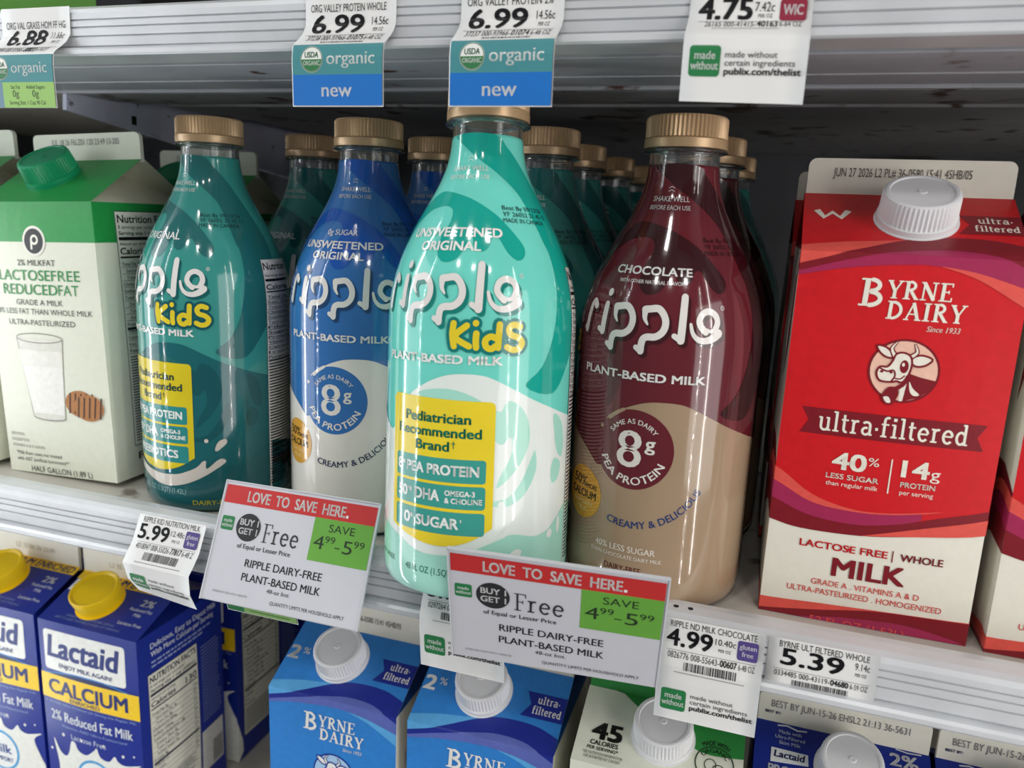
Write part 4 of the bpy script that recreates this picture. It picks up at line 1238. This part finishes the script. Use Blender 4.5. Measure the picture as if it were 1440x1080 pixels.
# ------------------------------------------------------------------ price tags and sale signs
M_PAPER = mat('tag_paper', (232, 231, 229), 0.55, grain=0.015, scale=80)
M_CARD = mat('sign_card', (204, 204, 211), 0.5, grain=0.015, scale=60)
M_ACRYL = mat('sign_holder_plastic', (206, 208, 212), 0.25, grain=0.01)
INK = (38, 38, 42)

def interp(tab, z):
    if z <= tab[0][0]:
        return tab[0][1]
    for a, b in zip(tab, tab[1:]):
        if z <= b[0]:
            t = (z-a[0])/(b[0]-a[0])
            return a[1] + (b[1]-a[1])*t
    return tab[-1][1]

def tag(label, xc, z_ref, z0, z1, ytab, art, group, w=0.048, xtab=None, lean=0.0, curl=0.0, vs=1.0):
    """paper tag hanging in the rail; ytab gives its depth by height, art is laid out in mm about (xc, z_ref)"""
    root = thing('price_tag', label, 'price tag', (xc, 0, z_ref), group=group)
    def mp(u, v, h):
        x = u + (interp(xtab, v) if xtab else 0.0)
        return (x, interp(ytab, z_ref+v) + curl*(u/w*2)*max(0.0, -v-0.02)*20 - h, v + lean*u)
    n, m = 6, 110
    V = []
    for side in (0, 1):
        for j in range(m+1):
            for i in range(n+1):
                V.append(mp(-w/2 + w*i/n, z0-z_ref + (z1-z0)*j/m, -0.0003*side))
    F = []
    k = (n+1)*(m+1)
    for j in range(m):
        for i in range(n):
            a = j*(n+1)+i
            F.append((a, a+1, a+n+2, a+n+1))
            F.append((k+a+n+1, k+a+n+2, k+a+1, k+a))
    for j in range(m):
        for i in (0, n):
            a = j*(n+1)+i
            F.append((a, a+n+1, k+a+n+1, k+a))
    for i in range(n):
        for j in (0, m):
            a = j*(n+1)+i
            F.append((a, a+1, k+a+1, k+a))
    p = link('paper', mesh('paper', V, F), root, M_PAPER, True)
    art.cut_all = True
    art.build(lambda u, v, h: mp(u, v*vs, h), p, step=(60.0, 1.2), eps=0.00012, dl=0.00004)
    return root

def barcode(A, x0, x1, y0, y1, seed):
    r = random.Random(seed)
    x = x0
    while x < x1:
        w = r.choice((0.25, 0.25, 0.45, 0.7))
        A.rect(x, y0, min(x+w, x1), y1, (60, 60, 62), 2, 'barcode')
        x += w + r.choice((0.25, 0.3, 0.5))

def made_without(A, x, y, s=12.0, small=False):
    """green square badge with its top left corner at x, y"""
    A.poly(rrect(x, y-s*0.96, x+s, y, s*0.12), (34, 122, 68), 2, 'green_badge')
    A.t('made', ('c', x+s/2), s*0.66, y-s*0.42, s*0.24, (232, 238, 232), 4, bold=0.03)
    A.t('without', ('c', x+s/2), s*0.88, y-s*0.74, s*0.24, (232, 238, 232), 4, bold=0.03)

def list_text(A, x, y):
    A.t('made without', x, x+19.9, y, 2.3, (66, 66, 68), 3)
    A.t('certain ingredients', x, x+26.7, y-3.1, 2.3, (66, 66, 68), 3)
    A.t('publix.com/thelist', x, x+29.1, y-6.4, 2.5, (30, 30, 32), 3, bold=0.035)

def rail_tag_art(title, price, per, code, bold_code, size, gf, mw, slot, seed, t0=0.0):
    A = Art(paper)
    A.t(title, *( (-20.0, 20.4) if gf else (-19.0, 19.8)), t0-4.0, 3.1, INK, 2, bold=0.0)
    if gf:
        A.t(price, -21.0, 0.3, t0-13.3, 8.2, (30, 30, 34), 2, bold=0.035)
        A.t(per+'c', 1.7, 11.2, t0-9.2, 3.0, INK, 2)
        A.t('PER OZ', 3.4, 9.2, t0-12.6, 1.5, INK, 2)
        A.poly(rrect(12.0, t0-14.2, 21.4, t0-4.8, 1.2), (82, 66, 132), 2, 'purple_badge')
        A.t('gluten', 12.9, 20.6, t0-8.8, 2.4, (226, 224, 232), 4, bold=0.02)
        A.t('free', 14.2, 19.4, t0-12.4, 2.4, (226, 224, 232), 4, bold=0.02)
    else:
        A.t(price, -17.6, 9.4, t0-12.6, 8.0, (30, 30, 34), 2, bold=0.04)
        A.t(per+'c', 14.2, 20.4, t0-8.6, 3.4, INK, 2)
        A.t('PER OZ', 14.6, 19.4, t0-11.8, 1.6, INK, 2)
    A.rect(-20.6, t0-15.3, 21.0, t0-15.1, (120, 120, 122), 2)
    A.t(code, -20.0, 4.4, t0-18.6, 2.7, INK, 2)
    A.t(bold_code, 4.8, 12.4, t0-18.6, 2.8, INK, 2, bold=0.03)
    A.t(size, 13.2, 20.6, t0-18.6, 2.6, INK, 2)
    barcode(A, -11.8, 12.6, t0-23.6, t0-19.8, seed)
    if slot:
        A.rect(-16.2, t0-25.2, 16.6, t0-24.8, (150, 150, 150), 2)
    if mw:
        made_without(A, -21.3, t0-34.2, 12.0)
        list_text(A, -7.2, t0-37.4)
    return A

GT = 'price tags in the shelf rails'
YLO = [(-0.050, 0.3530), (-0.024, 0.3522), (-0.016, 0.3526), (-0.006, 0.3566), (0.010, 0.3578)]
tag('white 4.99 chocolate price tag with purple gluten free badge', -0.0066, 0.0065, -0.0445, 0.0065, YLO,
    rail_tag_art('RIPPLE ND MILK CHOCOLATE', '4.99', '10.40', '0826776 008-55643-', '00607', '6-48 OZ', True, True, True, 3), GT)
tag('short white 5.39 price tag below the red carton', 0.0428, 0.0065, -0.0172, 0.0065, [(-0.02, 0.3578), (0.01, 0.3580)],
    rail_tag_art('BYRNE ULT FILTERED WHOLE', '5.39', '9.14', '0334485 000-43119-', '04680', '6-59 OZ', False, False, False, 4), GT)
tag('curled white 5.99 price tag hanging over a navy carton', -0.3200, 0.0088, -0.0390, 0.0088, [(-0.040, 0.3490), (-0.028, 0.3420), (-0.016, 0.3400), (-0.006, 0.3490), (0.010, 0.3570)],
    rail_tag_art('RIPPLE KID NUTRITION MILK', '5.99', '12.48', '4018047 008-55026-', '77817', '6-48 Z', True, True, True, 5), GT, curl=-0.006, vs=0.93)
tag('cream price tag half covered by the right sale sign', -0.1335, 0.0065, -0.0480, 0.0065, [(-0.05, 0.3560), (-0.024, 0.3526), (-0.016, 0.3526), (-0.006, 0.3566), (0.01, 0.3572)],
    rail_tag_art('RIPPLE ND UNSWEET ORIG', '5.99', '12.48', '0297264 008-55643-', '00601', '6-48 OZ', True, True, True, 6), GT)
A = Art(paper)
A.rect(-23.5, -48.4, -12.0, -36.0, (34, 122, 68), 2, 'badge')
A.rect(-12.0, -48.4, 23.5, -36.0, (142, 186, 108), 2)
for i in range(1):
    A.rect(-8.0, -46.6-2.4*i, 19.0, -46.0-2.4*i, (70, 110, 60), 3, 'lettering')
tag('green footed price tag poking out below the left sale sign', -0.2600, 0.0065, -0.0425, 0.0065, [(-0.05, 0.3600), (-0.024, 0.3526), (-0.016, 0.3526), (-0.006, 0.3566), (0.01, 0.3572)], A, GT)

# upper rail
YUP = [(0.238, 0.3415), (0.262, 0.3408), (0.2672, 0.3416), (0.2690, 0.3432), (0.2715, 0.3466), (0.2750, 0.3506), (0.2790, 0.3532), (0.300, 0.3538)]
def upper_head(A, title, price, per, code, bold_code, size):
    A.t(title, -21.0, 19.0, 30.4, 3.4, INK, 2)
    A.t(price, -19.4, 7.6, 20.4, 8.4, (30, 30, 34), 2, bold=0.04)
    A.t(per+'c', 11.8, 20.2, 24.0, 3.6, INK, 2)
    A.t('PER OZ', 13.2, 18.4, 20.8, 1.8, INK, 2)
    A.rect(-21.0, 18.9, 21.0, 19.1, (120, 120, 122), 2)
    A.t(code, -19.0, 2.0, 16.0, 2.6, INK, 2)
    A.t(bold_code, 2.5, 10.6, 16.0, 2.8, INK, 2, bold=0.02)
    A.t(size, 11.4, 20.4, 16.0, 2.4, INK, 2)
    barcode(A, -10.0, 12.0, 14.4, 15.2, len(title))
def organic_block(A, y0, y1):
    A.rect(-23.5, y0, 23.5, y1, (68, 140, 146), 2)
    cyy = (y0+y1)/2
    A.poly(circle(-13.2, cyy, 5.9), (236, 238, 232), 3)
    A.poly(arc(-13.2, cyy, 5.3, 5.3, 180, 360, 16), (52, 122, 72), 4)
    A.stroke(circle(-13.2, cyy, 5.6, n=30), 0.35, (62, 104, 74), 4, 'artwork', closed=True)
    A.t('USDA', -16.8, -9.6, cyy+0.8, 2.5, (44, 110, 62), 5, bold=0.03)
    A.t('ORGANIC', -17.6, -8.8, cyy-2.6, 1.9, (232, 238, 230), 5, bold=0.03)
    A.t('organic', -5.2, 19.6, cyy-2.2, 5.6, (232, 238, 236), 4, bold=0.015)
for lab, xc, ttl, code, bc in (('6.99 organic new tag on the upper rail over the blue bottle', -0.2002, 'ORG VALLEY PROTEIN WHOLE', '37238 000-93966-', '01075'),
                               ('6.99 organic new tag on the upper rail covering the mint bottle cap', -0.1197, 'ORG VALLEY PROTEIN 2%', '37237 000-93966-', '01074')):
    A = Art(paper)
    upper_head(A, ttl, '6.99', '14.56', code, bc, '6-48 OZ')
    organic_block(A, 0.0, 13.6)
    A.rect(-23.5, -13.7, 23.5, 0.0, (20, 112, 196), 2)
    A.t('new', -8.0, 7.8, -9.7, 6.2, (234, 236, 236), 4, bold=0.015)
    tag(lab, xc, 0.2544, 0.2402, 0.2930, YUP, A, GT)
A = Art(paper)
A.t('4.75', -20.0, 0.8, 19.2, 8.4, (30, 30, 34), 2, bold=0.05)
A.t('7.42c', 2.0, 9.6, 22.6, 3.6, INK, 2)
A.t('PER OZ', 3.4, 9.0, 19.9, 1.6, INK, 2)
A.poly(rrect(11.6, 18.4, 21.8, 27.4, 1.4), (140, 28, 56), 2, 'maroon_badge')
A.t('WIC', 13.0, 20.4, 21.2, 4.0, (234, 226, 228), 4, bold=0.03)
A.rect(-20.0, 17.8, 21.0, 18.0, (120, 120, 122), 2)
A.t('26165 000-41415-', -17.0, 3.0, 15.4, 2.5, INK, 2)
A.t('40163', 3.4, 11.2, 15.5, 2.8, INK, 2, bold=0.03)
A.t('6-64 OZ', 12.0, 20.4, 15.6, 2.4, INK, 2)
A.rect(-14.0, 14.4, 12.0, 14.7, (170, 170, 170), 2)
made_without(A, -21.3, 7.2, 12.3)
list_text(A, -7.2, 2.7)
tag('white 4.75 tag with maroon badge on the upper rail', -0.0178, 0.2560, 0.2418, 0.2930, YUP, A, GT, lean=-0.03)
A = Art(paper)
A.t('ORG VAL GRASS HOM FF HG', -20.5, 21.0, 27.2, 3.6, (70, 70, 72), 2)
A.t('6.88', -17.0, 9.0, 18.0, 8.2, (44, 44, 48), 2, bold=0.04)
A.t('11.66c', 11.8, 20.6, 21.6, 3.6, (80, 80, 82), 2)
A.t('PER OZ', 14.0, 19.4, 18.8, 1.7, (80, 80, 82), 2)
A.rect(-20.0, 15.9, 22.0, 16.1, (130, 130, 132), 2)
A.t('87484 000-93966-', -19.5, 1.0, 13.4, 2.4, (70, 70, 72), 2, shear=0.1)
A.t('00833', 1.6, 9.4, 13.4, 2.6, (50, 50, 52), 2, bold=0.03, shear=0.1)
A.t('6-PILOT', 10.4, 18.0, 13.6, 2.0, (90, 90, 92), 2)
organic_block(A, -2.4, 11.6)
A.rect(-12.5, -15.4, 23.5, -2.4, (152, 196, 104), 2)
A.rect(-23.5, -15.4, -12.5, -2.4, (110, 140, 160), 2)
A.t('Sat Fat', -6.8, -0.2, -5.8, 1.9, (60, 76, 50), 4)
A.t('Added Sugars', 4.0, 17.0, -5.8, 1.9, (60, 76, 50), 4)
A.t('0g', -5.8, -1.4, -9.9, 3.4, (60, 76, 50), 4)
A.t('0g', 8.0, 12.4, -9.9, 3.4, (60, 76, 50), 4)
A.t('Serving Size: 1 Cup 90 Cal', -8.6, 16.6, -13.8, 2.0, (60, 76, 50), 4)
tag('6.88 organic tag with pale green foot at top left', -0.3935, 0.2550, 0.2394, 0.2930, YUP, A, GT)

# sale signs
def sign_art():
    A = Art(paper)
    A.rect(-48.6, 21.3, 48.6, 31.6, (196, 44, 44), 2)
    A.t('LOVE  TO  SAVE  HERE', -33.2, 29.8, 23.4, 5.8, (238, 236, 234), 4, bold=0.03)
    A.rect(30.6, 23.2, 32.0, 24.7, (238, 236, 234), 4, 'lettering')
    A.rect(12.0, -2.2, 48.6, 21.3, (104, 166, 62), 2)
    A.t('SAVE', 21.8, 37.8, 14.4, 4.2, (34, 54, 30), 4)
    A.t('4', 14.0, 20.4, 4.6, 7.0, (34, 54, 30), 4)
    A.t('99', 20.8, 27.0, 8.4, 3.6, (34, 54, 30), 4)
    A.rect(27.4, 6.2, 30.6, 6.8, (34, 54, 30), 4)
    A.t('5', 32.2, 38.0, 4.2, 7.0, (34, 54, 30), 4)
    A.t('99', 38.6, 45.0, 8.2, 3.6, (34, 54, 30), 4)
    made_without(A, -47.0, 13.9, 8.2)
    A.poly(circle(-28.8, 9.2, 8.0, 7.8), (40, 40, 44), 2)
    A.t('BUY 1', -34.6, -22.6, 10.2, 3.4, (236, 236, 236), 4, bold=0.04)
    A.t('GET 1', -34.6, -22.6, 5.2, 3.4, (236, 236, 236), 4, bold=0.04)
    A.glyphs('Free', -18.8, 4.8, 2.4, 10.6, (50, 50, 54), 3, 0.85)
    A.t('of Equal or Lesser Price', -33.4, 1.2, -2.6, 2.5, (50, 50, 54), 3, bold=0.02)
    A.t('RIPPLE DAIRY-FREE', -25.8, 23.4, -12.2, 4.2, (40, 40, 44), 3, bold=0.015)
    A.t('PLANT-BASED MILK', -26.0, 24.0, -19.8, 4.2, (40, 40, 44), 3, bold=0.015)
    A.t('48-oz bot.', -8.6, 6.2, -23.8, 2.2, (56, 56, 60), 3, shear=0.15)
    A.t('QUANTITY LIMITS PER HOUSEHOLD APPLY', -5.0, 41.2, -29.6, 1.9, (60, 60, 64), 3)
    A.t('27989-0019 GRO 47311 0004778', -43.0, -20.0, -28.6, 1.3, (150, 150, 152), 3)
    return A
def make_sign(label, loc, rot):
    r = thing('sale_sign', label, 'sign', loc, rot, 'buy one get one signs')
    card = link('card', box_mesh('card', -0.0492, 0.0492, -0.0003, 0.0003, -0.0332, 0.0332), r, M_CARD)
    sign_art().build(lambda u, v, h: (u, -0.0003-h, v), card, eps=0.00008, dl=0.00004)
    link('holder_back', box_mesh('holder_back', -0.0500, 0.0500, 0.0004, 0.0014, -0.0338, 0.0340, 0.0003), r, M_ACRYL)
    for x in (-0.0497, 0.0497):
        link('holder_edge', box_mesh('holder_edge', x-0.0004, x+0.0004, -0.0008, 0.0004, -0.0338, 0.0340), r, M_ACRYL)
    link('holder_edge', box_mesh('holder_edge', -0.0500, 0.0500, -0.0008, 0.0004, 0.0333, 0.0341), r, M_ACRYL)
    return r
s1 = make_sign('buy one get one sign tilting back in front of the blue bottle', (-0.2361, 0.3500, 0.0058), (D(-24.3), D(-0.5), D(-0.13)))
link('rail_clip', box_mesh('rail_clip', -0.012, 0.012, 0.0014, 0.0050, -0.006, 0.004, 0.0005), s1, M_ACRYL)
s2 = make_sign('buy one get one sign leaning forward below the mint bottle', (-0.0768, 0.3234, 0.0122), (D(16.86), D(1.03), D(6.8)))
link('rail_clip', box_mesh('rail_clip', -0.010, 0.010, 0.0014, 0.0290, -0.012, -0.009, 0.0005), s2, M_ACRYL)
